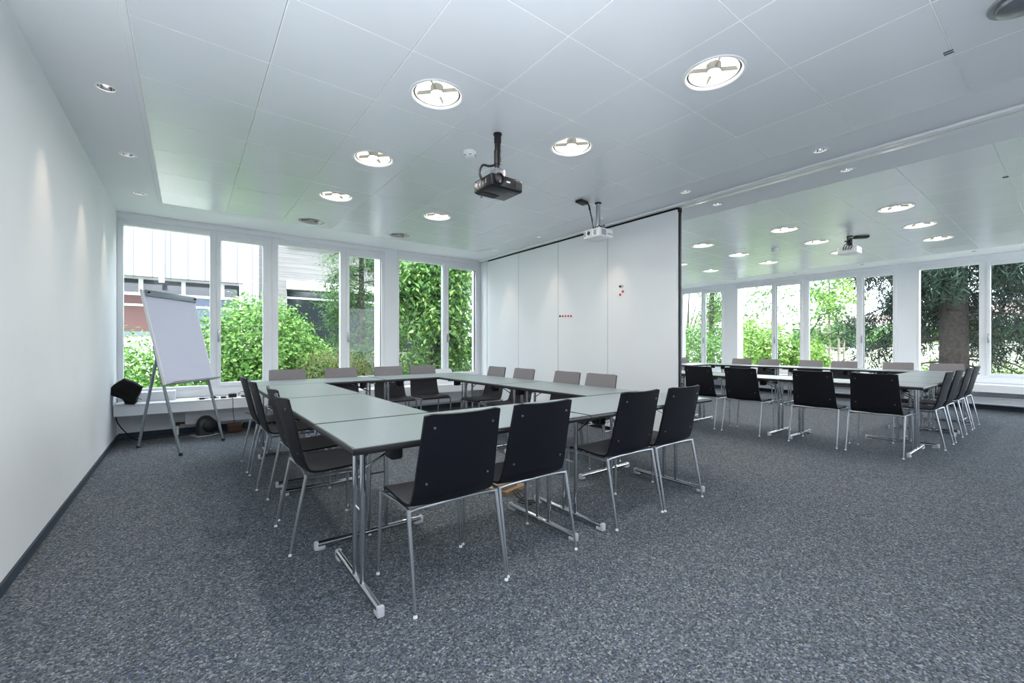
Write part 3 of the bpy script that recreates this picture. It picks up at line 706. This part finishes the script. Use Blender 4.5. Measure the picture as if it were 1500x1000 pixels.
for x, y, sx, sy, h, lb in ((.145, 6.80, .055, .030, .022, 'small black adapter on the bench, left of the flip chart leg'), (.265, 6.84, .05, .035, .03, 'small black adapter on the bench beside the flip chart leg'),
        (.375, 6.80, .06, .035, .022, 'flat black adapter on the bench right of the flip chart leg'), (.478, 6.84, .085, .06, .05, 'black cube-like power supply on the bench'), (.63, 6.82, .11, .06, .022, 'flat black device on the bench nearest the left chairs')):
    r = thing('power_adapter', lb, 'adapter', (x, y, .4725), .15, 'small black adapters on the bench')
    MB().rbox(-sx/2, sx/2, -sy/2, sy/2, 0, h, .005, 2).build('case', M['black'], r)
    MB().tube(curve_pts([(sx/2,0,h*.4),(sx/2+.02,.01,h*.3),(sx/2+.04,.03,.006)], 4), .003, 6).build('lead', M['black'], r)
r = thing('floor_socket_box', 'small wooden floor box with cables under the near tables', 'floor box', (2.06, 2.80, 0), .25)
MB().rbox(-.13, .13, -.10, .10, 0, .035, .004, 1).build('base', M['wood'], r); MB().rbox(-.11, .06, -.06, .06, .035, .060, .004, 1).build('cover', M['wood'], r)
for k in range(3):
    MB().tube(curve_pts([(.02*k-.04,-.09,.03),(.03*k-.08,-.16-.02*k,.008),(-.10-.03*k,-.24,.006),(-.05-.05*k,-.36,.006)], 6), .004, 6).build('lead', M['black'], r)
r = thing('floor_cable_tray', 'beige low tray on the floor under the window side tables', 'tray', (3.35, 6.3, 0), 0)
MB().rbox(-.26, .18, -.10, .10, 0, .03, .006, 1).build('base', M['wood'], r); MB().rbox(-.16, .02, -.07, .07, .03, .055, .004, 1).build('cover', M['whiteplastic'], r)
T = Matrix.Translation((3.70, 6.93, .475)) @ Matrix.Rotation(math.radians(35), 4, 'X')
r = thing('white_board_panel', 'white panel leaning on the window sill behind the rightmost window side chair', 'panel', (0,0,0))
MB().rbox(-.19, .19, -.0, .008, 0, .31, .002, 1, 0, Matrix.Translation((3.70, 6.86, .4725)) @ Matrix.Rotation(math.radians(-33), 4, 'X')).build('sheet', M['whiteplastic'], r)
MB().rbox(-.19, .19, -.0, .012, .30, .315, .002, 1, 0, Matrix.Translation((3.70, 6.86, .4725)) @ Matrix.Rotation(math.radians(-33), 4, 'X')).build('rim', M['whiteplastic'], r)

# ------------------------------------------------------------------ projectors
def text_mesh(s, size, depth):
    cu = bpy.data.curves.new('lettering', 'FONT'); cu.body = s; cu.size = size; cu.extrude = depth; cu.align_x = 'CENTER'; cu.align_y = 'CENTER'
    o = bpy.data.objects.new('lettering', cu); COL.objects.link(o); bpy.context.view_layer.update()
    me = bpy.data.meshes.new_from_object(o.evaluated_get(bpy.context.evaluated_depsgraph_get())); bpy.data.objects.remove(o); bpy.data.curves.remove(cu); return me
def pole(r, top, bot, rad, mt, plate):
    MB().tube([(0,0,top),(0,0,bot)], rad, 18).build('pole', M[mt], r)
    MB().lathe([(plate,0),(plate,-.010),(rad,-.016)], (0,0,top), 24).build('ceiling_plate', M['black'], r)
bp = thing('ceiling_projector', 'black projector hanging from a black ceiling pole in the main room', 'projector', (1.936, 2.755, 2.35))
pole(bp, ZC-2.35, .19, .024, 'black', .034)
m = MB().tube([(0,0,.34),(0,0,.23)], .029, 18); m.tube([(0,0,.46),(0,0,.40)], .028, 18); m.build('pole_sleeve', M['black'], bp)
MB().rbox(-.045, .045, -.045, .045, .098, .19, .012, 2).build('mount', M['satin'], bp)
MB().rbox(-.150, .146, -.135, .115, .0, .098, .016, 3).build('body', M['blackgloss'], bp)
T = Matrix.Translation((-.085, -.133, .058)) @ Matrix.Rotation(PI/2, 4, 'X')
ln = MB().lathe([(.043,-.004),(.043,.018),(.036,.024),(.032,.022)], T=T, seg=30).build('lens_ring', M['black'], bp)
MB().lathe([(.033,.012),(.02,.017),(0,.019)], T=T, seg=24).build('lens', M['lens'], ln)
MB().box(-.012, .022, -.1365, -.134, .048, .060).build('badge', M['whiteplastic'], bp)
for k in range(7): MB().box(.080+.008*k, .0835+.008*k, -.1362, -.134, .020, .078).build('grille_slat', M['darkgrey'], bp)
for k in range(4): MB().box(-.152, -.1495, -.07+.035*k, -.05+.035*k, .035, .075).build('connector', M['darkgrey'], bp)
tm = text_mesh('acer', .040, .0008); tm.materials.append(M['greymetal']); o = link('lettering', tm, bp); o.location = (.085, -.07, -.0005); o.rotation_euler = (PI, 0, 0)
m = MB().rbox(-.13, .03, .02, .10, -.004, .002, .002, 1); m.build('base_cover', M['black'], bp)
MB().tube([(-.09,.10,.0),(-.09,.10,-.022)], .011, 12).build('foot', M['satin'], bp)
MB().tube(curve_pts([(-.155,-.02,.07),(-.175,-.01,.12),(-.14,0,.19),(-.07,.01,.205),(-.02,.005,.225)], 7), .009, 8).build('cable', M['black'], bp)
def white_projector(label, loc, rz, top):
    r = thing('ceiling_projector', label, 'projector', loc, rz)
    pole(r, top, .11, .0265, 'satin', .038)
    MB().rbox(-.115, .115, -.125, .125, 0, .100, .014, 3).build('body', M['whiteplastic'], r)
    MB().rbox(-.05, .05, -.05, .05, .098, .122, .008, 1).build('mount', M['satin'], r)
    T = Matrix.Translation((-.113, .03, .052)) @ Matrix.Rotation(-PI/2, 4, 'Y')
    lr = MB().lathe([(.040,-.006),(.040,.016),(.030,.022),(.024,.016)], T=T, seg=28).build('lens_ring', M['whiteplastic'], r)
    MB().lathe([(.025,.014),(.012,.019),(0,.020)], T=T, seg=20).build('lens', M['lens'], lr)
    MB().box(-.1165, -.114, -.075, -.035, .022, .080).build('grille', M['ventgrey'], r); MB().box(-.1165, -.114, .085, .11, .022, .080).build('grille', M['ventgrey'], r)
    MB().box(-.085, -.005, -.1265, -.124, .018, .084).build('grille', M['ventgrey'], r)
    for k in range(5): MB().box(.02+.016*k, .03+.016*k, -.1265, -.124, .03, .05).build('port', M['ventgrey'], r)
    return r
wp = white_projector('white projector hanging from a silver ceiling pole near the partition', (3.81, 3.39, 2.402), 0, ZC-2.402)
m = MB()
m.tube(curve_pts([(-.03,.01,.14),(-.09,0,.10),(-.08,-.06,.09),(.02,-.07,.15),(.06,-.03,.14),(.05,.03,.09)], 7), .0045, 8)
m.tube(curve_pts([(-.03,.0,.10),(-.05,-.05,.14),(.01,-.06,.115),(.05,-.03,.10)], 7), .0045, 8); m.build('cable', M['black'], wp)
sb = thing('ceiling_splitter_box', 'small black box on the ceiling beside the silver projector pole', 'box', (3.61, 3.455, ZC), .2)
MB().rbox(-.075, .075, -.045, .045, -.030, -.001, .006, 1).build('case', M['black'], sb)
MB().tube([(.075,-.02,-.02),(.10,-.03,-.03),(.12,-.035,-.09)], [.004,.009,.009], 8).build('plug', M['black'], sb)
MB().tube([(.05,-.046,-.02),(.055,-.06,-.06),(.06,-.062,-.10)], [.004,.008,.008], 8).build('plug', M['black'], sb)
m = MB().tube(curve_pts([(.12,-.035,-.09),(.135,-.05,-.17),(.14,-.06,-.28),(.15,-.06,-.325)], 6), .0035, 6)
m.tube(curve_pts([(.06,-.062,-.10),(.10,-.066,-.20),(.13,-.07,-.29),(.14,-.065,-.325)], 6), .0035, 6); m.build('lead', M['black'], sb)
w2 = white_projector('white projector with cables under the ceiling of the far room', (8.03, 2.13, 2.55), PI, ZC-2.55)
m = MB()
for k in range(4): m.tube(curve_pts([(.02,.02*k-.03,.25-.02*k),(.09,.05-.03*k,.19),(.15,.03*k-.02,.12),(.125,.03*k-.05,.05)], 6), .006, 6)
m.build('cable', M['black'], w2)
MB().tube([(0,0,.24),(0,0,.12)], .035, 14).build('pole_sleeve', M['black'], w2)
s2 = thing('ceiling_splitter_box', 'small black box on the far room ceiling beside the white projector', 'box', (8.15, 2.02, ZC), -.9)
MB().rbox(-.09, .09, -.045, .045, -.036, -.001, .006, 1).build('case', M['black'], s2); MB().tube(curve_pts([(-.09,0,-.02),(-.12,.01,-.03),(-.15,.02,-.06)], 4), [.006]*8+[.013], 8).build('lead', M['black'], s2)

# ------------------------------------------------------------------ outdoors
struct(MB().box(-60, 140, -80, 110, -.5, -.32).build('ground', M['grass']))
struct(MB().box(-8, 22, -24, YB-.26, -.33, -.30).build('bounce_paving', M['bounce_ground']))  # added pale ground, unseen, bouncing daylight through the back windows to the ceiling
lw = MB()
LX = [13, 18, 26, 36, 48, 75, 110]; LZ = [-.33, -.15, .45, 1.05, 1.55, 1.9, 2.2]
LY = [-40, -5, 4, 8, 11, 20, 60]; LF = [1, 1, 1, .9, .3, 0, 0]
gz = lambda i, j: -.33+(LZ[i]+.33)*LF[j]+.005
for i in range(6):
    for j in range(6): lw.add([(LX[i+p], LY[j+q], gz(i+p, j+q)) for p, q in ((0,0),(1,0),(1,1),(0,1))], [(0,1,2,3)])
struct(lw.build('lawn', M['grass']))
def leaf_obj(name, P, N, size, aspect, m, parent, jit=.7, droop=0):
    """P points, N preferred normals: one leaf of two folded faces on each"""
    n = len(P); N = N + rng.normal(0, jit, (n, 3)); N /= np.linalg.norm(N, axis=1)[:, None]+1e-9
    A = rng.normal(0, 1, (n, 3)); A[:, 2] -= droop; A -= N*np.sum(A*N, axis=1)[:, None]; A /= np.linalg.norm(A, axis=1)[:, None]+1e-9
    B = np.cross(N, A); s = size*rng.uniform(.6, 1.25, (n, 1)); w = s*aspect
    v = np.empty((n, 4, 3)); v[:, 0] = P; v[:, 1] = P+A*s*.5+B*w*.5+N*w*.14; v[:, 2] = P+A*s; v[:, 3] = P+A*s*.5-B*w*.5+N*w*.14
    b = np.arange(n)[:, None]*4; t = np.concatenate([b+[0, 1, 2], b+[0, 2, 3]], 1).reshape(-1)
    me = bpy.data.meshes.new(name); me.vertices.add(4*n); me.vertices.foreach_set('co', v.reshape(-1))
    me.loops.add(6*n); me.loops.foreach_set('vertex_index', t.astype(np.int32)); me.polygons.add(2*n)
    me.polygons.foreach_set('loop_start', np.arange(0, 6*n, 3, dtype=np.int32)); me.materials.append(m); me.update(calc_edges=True); me.validate()
    return link(name, me, parent)
def blob(blobs, n, shell=.55):
    """points inside a union of ellipsoids, thicker towards their skins"""
    tot = np.array([b[3]*b[4]*b[5] for b in blobs])**.67; cnt = np.maximum(1, (n*tot/tot.sum()).astype(int)); Ps = []; Ns = []
    for b, c in zip(blobs, cnt):
        d = rng.normal(0, 1, (c, 3)); d /= np.linalg.norm(d, axis=1)[:, None]; r = 1-(1-shell)*rng.random((c, 1))**1.6
        r = r*(1+.10*np.sin(9*d[:, :1]+3*b[0])*np.cos(8*d[:, 1:2])+.06*rng.normal(0, 1, (c, 1)))
        Ps.append(np.array(b[:3])+d*r*np.array(b[3:6])); Ns.append(d+np.array([0, 0, .35]))
    return np.concatenate(Ps), np.concatenate(Ns)
def stems(pts, r, name, m, parent):
    q = MB()
    for p, rr in zip(pts, r): q.tube(p, rr, 8)
    return q.build(name, M[m], parent)
def shrub(name, label, cat, base, blobs, n, size, aspect, m, jit=.7, droop=0, group=None, shell=.55):
    r = thing(name, label, cat, base, 0, group)
    P, N = blob(blobs, n, shell); P -= np.array(base)
    leaf_obj('foliage', P, N, size, aspect, M[m], r, jit, droop)
    c = np.mean(np.array([b[:3] for b in blobs]), axis=0)-np.array(base)
    st = [[(random.uniform(-.15,.15), random.uniform(-.15,.15), 0), Vector((b[0]-base[0], b[1]-base[1], b[2]-base[2]))*.55, Vector((b[0]-base[0], b[1]-base[1], b[2]-base[2]))] for b in blobs[:8]]
    stems(st, [[.035,.025,.01]]*len(st), 'stem', 'bark', r); return r
GZ = -.32
G = 'leafy bushes outside the main windows'
shrub('hedge_bush', 'bright green leafy bush outside the left fixed pane, behind the flip chart', 'bush', (-1.2, 9.6, GZ),
      [(-1.25,9.7,.5,.95,.8,1.05),(-.70,9.3,.35,.65,.6,.85),(-.15,9.3,.15,.6,.5,.55),(-2.2,9.8,.9,1,.8,1)], 15000, .085, .5, 'hedge', group=G, shell=.4)
shrub('hedge_bush', 'large bright green leafy bush filling the casement and the second fixed pane', 'bush', (1.3, 10.0, GZ),
      [(.95,9.9,.95,1.0,.8,1.15),(1.65,10.0,.90,.62,.8,1.05),(2.3,10.3,.30,.7,.7,.95),(.35,9.9,.65,.7,.7,1.05),(1.4,9.7,.3,1.2,.8,.9),(1.2,10.1,1.0,.85,.8,1.15),(2.0,9.9,.45,.6,.7,.95)], 32000, .085, .5, 'hedge', group=G)
shrub('round_bush', 'low rounded brownish green bush outside the second fixed pane', 'bush', (2.35, 9.1, GZ), [(2.35,9.1,.15,.95,.75,.90)], 16000, .045, .35, 'bush', .9, shell=.8)
def branch_tree(name, label, cat, base, trunk, branches, leaf, size, aspect, m, bark, per, spread, jit=.8, droop=.6, group=None):
    """trunk polyline with radii, branches as polylines carrying leaves along their outer part"""
    r = thing(name, label, cat, base, 0, group); B = Vector(base)
    MB().tube([Vector(p)-B for p, _ in trunk], [q for _, q in trunk], 14).build('trunk', M[bark], r)
    q = MB(); Ps = []
    for br, rad in branches:
        c = curve_pts([Vector(p)-B for p in br], 5); k = len(c); q.tube(c, [rad*(1-.8*i/(k-1)) for i in range(k)], 6)
        for i in range(int(k*.25), k):
            Ps.append(np.array(c[i])+rng.normal(0, 1, (per, 3))*np.array(spread)+np.array([0, 0, -spread[2]*.6*droop]))
    q.build('branches', M[bark], r)
    P = np.concatenate(Ps); N = rng.normal(0, .4, P.shape)+np.array([0, -.3, .8]); leaf_obj('foliage', P, N, size, aspect, M[m], r, jit, droop*1.5)
    return r
# conifer by the casement of the second window
cb_ = []
for k in range(46):
    z = .1+3.9*(k/46)+random.uniform(-.1, .1); a = random.uniform(PI*.55, PI*1.75) if k % 4 else random.uniform(0, 2*PI); L = (1.25-.12*z)*random.uniform(.7, 1.1)
    c0 = Vector((3.45, 10.8, z)); d = Vector((math.cos(a), math.sin(a), 0))
    cb_.append(([c0, c0+d*L*.5+Vector((0,0,.02)), c0+d*L+Vector((0,0,-.30*L))], .02))
branch_tree('conifer', 'feathery green conifer with drooping sprays beside the white outside pier', 'tree', (3.45, 10.8, GZ), [((3.45,10.8,GZ),.11),((3.45,10.8,2),.08),((3.45,10.8,4.6),.02)], cb_, 0, .11, .16, 'conifer', 'bark', 55, (.11,.11,.10), .8, .7)
# laurel-leaved tree filling the third window
lb_ = []
for k in range(34):
    a = random.uniform(PI*.8, PI*1.95); z = random.uniform(.5, 3.6); L = random.uniform(.5, 1.05)
    c0 = Vector((4.95, 9.75, z*.75+.4)); d = Vector((math.cos(a)*1.15, math.sin(a)*.55, 0)); lb_.append(([c0, c0+d*L*.6+Vector((0,0,.25)), c0+d*L*1.15+Vector((0,0,.05))], .02))
branch_tree('laurel_tree', 'large-leaved bright green tree close outside the third window', 'tree', (4.95, 9.75, GZ), [((4.95,9.75,GZ),.12),((4.92,9.75,1.2),.10),((5.0,9.8,2.6),.08),((4.9,9.8,4),.04)], lb_, 0, .17, .42, 'laurel', 'bark', 26, (.20,.14,.20), .8, 1.0)
shrub('laurel_bush', 'glossy green bush at the foot of the laurel tree', 'bush', (4.7, 9.7, GZ), [(4.7,9.8,.25,.9,.6,.75),(5.5,9.9,.2,.8,.6,.7),(4.2,9.5,.15,.6,.5,.6)], 5200, .11, .4, 'laurel', droop=.3, group=G)
r = thing('leaning_tree', 'dark bare forked tree outside the narrow third casement', 'tree', (6.05, 10.6, GZ))
MB().tube(curve_pts([(0,0,0),(-.05,0,.6),(.05,0,1.6),(.0,.1,3.9)], 6), [.15+.0*i for i in range(19)], 12).build('trunk', M['bark'], r); MB().tube(curve_pts([(-.02,0,.55),(-.35,-.1,1.0),(-.7,-.2,1.5)], 5), .06, 8).build('branch', M['bark'], r)
shrub('dark_hedge', 'shaded dark green hedge behind the third window trees', 'hedge', (6.5, 12.3, GZ), [(5.4+1.0*k, 12.4, 1.6, .9, .7, 2.4) for k in range(5)], 13000, .16, .45, 'treegreen', droop=.4)

bd = thing('neighbour_building', 'white board-clad and concrete building across the garden', 'building', (0, 15, GZ)); BZ = -GZ
def bpart(nm, mt, *a):
    return MB().box(*a).build(nm, M[mt], bd)
bpart('clad_upper_wall', 'cladding', -9, 1.72, 0, .3, 3.0+BZ, 7+BZ); bpart('clad_pier', 'cladding', 1.30, 1.72, .0, .3, 0, 3.0+BZ)
bpart('concrete_wall', 'planks', 1.72, 12, .55, .9, 3.27+BZ, 7+BZ); bpart('concrete_pier', 'planks', 1.72, 2.55, .55, .9, 0, 3.27+BZ)
bpart('recess_wall', 'render', -9, 1.30, 1.0, 1.2, 0, 3.1+BZ)
w = bpart('window', 'darkglass', -3.4, 1.30, .93, .99, 2.64+BZ, 3.02+BZ)
for k in range(5): MB().box(-3.0+k*.95, -2.9+k*.95, .88, .95, 2.64+BZ, 3.02+BZ).build('mullion', M['white'], w)
bpart('sill_rail', 'white', -3.4, 1.30, .84, .95, 2.56+BZ, 2.64+BZ)
bpart('recess_fill', 'redreflection', -3.4, -.1, .90, .98, 1.5+BZ, 2.56+BZ); bpart('recess_fill', 'bluepanel', -.1, 1.30, .90, .98, 1.5+BZ, 2.56+BZ)  # red box paints in the red-brown reflections of the recess
bpart('band_panel', 'white', -3.4, 1.3, .86, .95, 2.26+BZ, 2.32+BZ); bpart('band_panel', 'bluepanel', -3.4, 1.3, .86, .95, 1.45+BZ, 1.55+BZ)
w = bpart('window', 'darkglass', 2.55, 9, .80, .88, .9+BZ, 3.0+BZ)
for x in (2.55, 4.55, 5.75, 7.4): MB().box(x-.05, x+.05, .74, .82, .9+BZ, 3.0+BZ).build('mullion', M['white'], w)
MB().box(2.55, 9, .74, .82, 2.70+BZ, 2.76+BZ).build('transom', M['white'], w)
bpart('blind_box', 'render', 2.55, 9, .48, .8, 3.0+BZ, 3.27+BZ); bpart('wall_base', 'planks', 2.55, 9, .7, .9, 0, .9+BZ)
bpart('upper_sill', 'white', 2.55, 9, .30, .56, 4.50+BZ, 4.62+BZ); bpart('upper_window', 'darkglass', 2.6, 9, .50, .56, 4.62+BZ, 5.6+BZ)
bpart('downpipe', 'satin', -.62, -.50, -.12, 0, 2.85+BZ, 7+BZ)
bpart('roof', 'render', -9, 12, .2, 6, 6.9+BZ, 7.1+BZ)

# the garden beyond the far room
sp = []; SX, SY = 15.0, 1.90
for k in range(84):
    z = 1.7+5.4*(k/84); a = k*2.399+random.uniform(-.3, .3); d = Vector((math.cos(a), math.sin(a), 0)); L = random.uniform(1.9, 3.3)*(1-.05*z)*(1-.2*max(0, d.y))*(1-.42*max(0, -d.x))
    if d.x < -.4 and z < 3.0: continue
    c0 = Vector((SX, SY, z)); dr = random.uniform(.25, .5)
    sp.append(([c0, c0+d*L*.35+Vector((0,0,.05)), c0+d*L*.75+Vector((0,0,-.45*dr*L)), c0+d*L+Vector((0,0,-.75*dr*L))], .035))
def spruce():
    r = thing('spruce', 'tall dark spruce with a thick trunk and drooping branches outside the right far window', 'tree', (SX, SY, GZ)); B = Vector((SX, SY, GZ))
    MB().tube([(0,0,-.05),(0,0,.25),(0,0,1.2),(.03,0,3.5),(.0,0,8.0)], [.40,.30,.265,.235,.16], 20).build('trunk', M['bark'], r)
    q = MB(); Ps = []; 
    for br, rad in sp:
        c = curve_pts([Vector(p)-B for p in br], 6); k = len(c); q.tube(c, [rad*(1-.75*i/(k-1)) for i in range(k)], 6)
        for i in range(int(k*.22), k):
            p = c[i]
            for t in range(12):                                    # hanging twigs
                h = random.uniform(.25, .85); o = Vector((random.gauss(0,.16), random.gauss(0,.16), 0)); nn = int(h*15)
                s = np.linspace(0, 1, nn)[:, None]
                Ps.append(np.array(p+o)+s*np.array([o.x*.3, o.y*.3, -h])+rng.normal(0, .018, (nn, 3)))
    for k in range(12):                                           # bare low branches
        a = random.uniform(-PI*.6, PI*.6); z = random.uniform(.9, 2.2); d = Vector((math.cos(a), math.sin(a), 0)); L = random.uniform(1, 2.4)
        q.tube(curve_pts([Vector((0,0,z)), d*L*.5+Vector((0,0,z-.15)), d*L+Vector((random.uniform(-.2,.2), 0, z-.7))], 5), [.028-.002*i for i in range(11)], 5)
    q.build('branches', M['bark'], r)
    P = np.concatenate(Ps); leaf_obj('foliage', P, rng.normal(0, 1, P.shape), .18, .16, M['spruce'], r, .8, 1.6)
spruce()
yt = []
for k in range(26):
    z = 2.0+2.6*random.random(); a = random.uniform(0, 2*PI); L = random.uniform(.5, 1.25); c0 = Vector((21.5, 6.4, z)); d = Vector((math.cos(a), math.sin(a), 0)); yt.append(([c0, c0+d*L*.6+Vector((0,0,.3)), c0+d*L+Vector((0,0,.25))], .012))
branch_tree('young_tree', 'slender young tree with fresh green leaves, tied inside a wooden stake frame', 'tree', (21.5, 6.4, GZ), [((21.5,6.4,GZ),.05),((21.5,6.4,2.5),.04),((21.5,6.4,5),.012)], yt, 0, .15, .6, 'fresh', 'bark2', 12, (.16,.16,.16), .9, .2)
r = thing('stake_frame', 'wooden stake frame around the young tree', 'tree stakes', (21.5, 6.4, GZ))
for x, y in ((-.32,.42),(-.32,-.42),(.32,-.42)): MB().tube([(x,y,0),(x,y,2.05)], .04, 8).build('post', M['bark2'], r)
m = MB()
for z in (1.98, 1.35): m.tube([(-.32,.45,z),(-.32,-.45,z)], .035, 6); m.tube([(-.32,-.42,z),(.34,-.42,z)], .035, 6)
m.build('rail', M['bark2'], r)
G = 'shrubs outside the far room windows'
shrub('garden_shrub', 'dense green shrub outside the left far room window', 'bush', (15.5, 8.8, GZ), [(15.5,9.2,.6,.9,.75,1.35),(15.7,8.2,.35,.8,.65,1.15)], 6500, .12, .5, 'treegreen', group=G)
shrub('garden_shrub', 'yellow-green shrub outside the second far room window', 'bush', (14.8, 5.9, GZ), [(14.8,6.6,.75,.8,.6,1.25),(14.7,5.8,.6,.8,.6,1.15),(15.2,5.1,.4,.7,.5,.95)], 12000, .12, .5, 'fresh', group=G)
shrub('garden_shrub', 'light green shrub under the young tree window', 'bush', (14.0, 4.35, GZ), [(14.0,4.5,.3,.6,.4,.9),(14.3,4.1,-.05,.6,.4,.6)], 4200, .11, .45, 'fresh', group=G)
shrub('garden_shrub', 'pale shrub in the lawn at the foot of the spruce', 'bush', (16.8, 2.6, GZ), [(16.8,2.8,.1,.6,.6,.7),(17.2,1.2,.0,.9,.7,.7)], 3200, .11, .4, 'fresh', group=G)
shrub('garden_shrub', 'dark little shrub below the right far pane', 'bush', (14.2, .3, GZ), [(14.2,.4,.0,.9,.8,.65),(14.6,-.8,.1,1,.9,.8)], 4200, .11, .4, 'treegreen', group=G)
ct = []
for k in range(34):
    z = .8+5.0*random.random(); a = random.uniform(0, 2*PI); L = random.uniform(.8, 2.0)*(1-.1*z); c0 = Vector((19.5, 10.4, z)); d = Vector((math.cos(a), math.sin(a), 0)); ct.append(([c0, c0+d*L*.5+Vector((0,0,.1)), c0+d*L+Vector((0,0,-.35))], .02))
branch_tree('garden_conifer', 'loose green conifer outside the left far room casement', 'tree', (19.5, 10.4, GZ), [((19.5,10.4,GZ),.13),((19.5,10.4,3),.1),((19.5,10.4,6.5),.03)], ct, 0, .17, .3, 'treegreen', 'bark', 26, (.22,.22,.22), .9, .8)
ot = []
for p in ([(16.5,9.6,.2),(16.4,8.9,1.8),(16.3,8.0,2.6),(16.3,7.2,2.25)], [(16.5,9.6,.2),(16.4,9.0,2.2),(16.4,8.3,3.1),(16.4,7.4,3.0)], [(16.5,9.6,.4),(16.2,8.8,1.2),(16.1,7.9,1.75),(16.1,7.1,1.75)],
          [(16.0,6.9,.2),(16.0,6.8,1.6),(16.1,6.4,2.9),(16.1,6.0,3.3)], [(16.0,6.9,.2),(15.9,6.6,1.4),(15.9,6.1,2.2),(15.9,5.7,2.3)], [(16.0,6.9,.4),(16.1,6.5,1.1),(16.1,5.9,1.6),(16.1,5.4,1.5)]):
    ot.append(([(x, y-1.3, z) for x, y, z in p], .02))
branch_tree('sparse_tree', 'sparse tree with thin arching leafy branches across the second far window', 'tree', (16.3, 7.2, GZ), [((16.3,7.2,GZ),.05),((16.3,7.4,.5),.04),((16.4,7.7,1.1),.02)], ot, 0, .13, .5, 'treegreen', 'bark', 30, (.17,.17,.15), .9, .5)
bt = [([(21,12.5,1),(21,11.9,2.8),(21,11.2,3.6)], .04), ([(21,12.5,1.4),(20.9,12.8,3.0),(20.8,13.2,4.2)], .04), ([(21,12.5,1.6),(21.1,12.0,3.6),(21.1,11.8,4.6)], .03)]
branch_tree('bare_branched_tree', 'thin tree with mostly bare branches beyond the left far room window', 'tree', (21, 12.5, GZ), [((21,12.5,GZ),.09),((21,12.5,2),.06),((21,12.4,4.6),.02)], bt, 0, .11, .5, 'treegreen', 'bark', 5, (.15,.15,.15), .9, .4)
for k, (x, y, sx, sy, h, lb) in enumerate(((34, 17.8, 4.5, 6.5, 2.5, 'low white building with a row of windows beyond the conifer'), (66, 33, 7, 12, 2.4, 'pale house with a reddish roof far beyond the second window'), (90, 24, 9, 14, 2.8, 'distant pale house beyond the meadow behind the young tree'), (70, 4.5, 8, 7, 2.6, 'distant house with a red roof behind the spruce'))):
    r = thing('distant_house', lb, 'house', (x, y, GZ if k == 0 else 1.7), 0, 'houses beyond the garden')
    MB().box(-sx/2, sx/2, -sy/2, sy/2, 0, h).build('wall', M['render'], r)
    if k: MB().add([(-sx/2-.4,-sy/2-.4,h),(sx/2+.4,-sy/2-.4,h),(sx/2+.4,sy/2+.4,h),(-sx/2-.4,sy/2+.4,h),(0,-sy/2-.4,h+1.7),(0,sy/2+.4,h+1.7)], [(0,3,2,1),(0,4,5,3),(1,2,5,4),(0,1,4),(3,5,2)]).build('roof', M['roof'], r)
    else: MB().box(-sx/2-.3, sx/2+.3, -sy/2-.3, sy/2+.3, h, h+.35).build('roof', M['render'], r)
    n = max(3, int(sy/1.5))
    for q in range(n):
        y0 = -sy/2+sy*(q+.2)/n; MB().box(-sx/2-.03, -sx/2+.02, y0, y0+sy*.6/n, h*.42, h*.82).build('window', M['darkglass'], r)
shrub('meadow_hedge', 'distant low hedge beyond the meadow', 'hedge', (47, 4, 1.4), [(47+random.uniform(-1,1), -14+2.3*k, 1.7+random.random()*.3, 1.2, 1.5, .9+.5*random.random()) for k in range(14)], 9000, .45, .6, 'treegreen')
shrub('columnar_conifer', 'pair of small dark columnar conifers standing in the meadow', 'trees', (34, 9.25, .9), [(34,9.0,1.9,.30,.30,1.2),(34,9.6,2.0,.30,.30,1.3)], 2500, .16, .3, 'spruce')
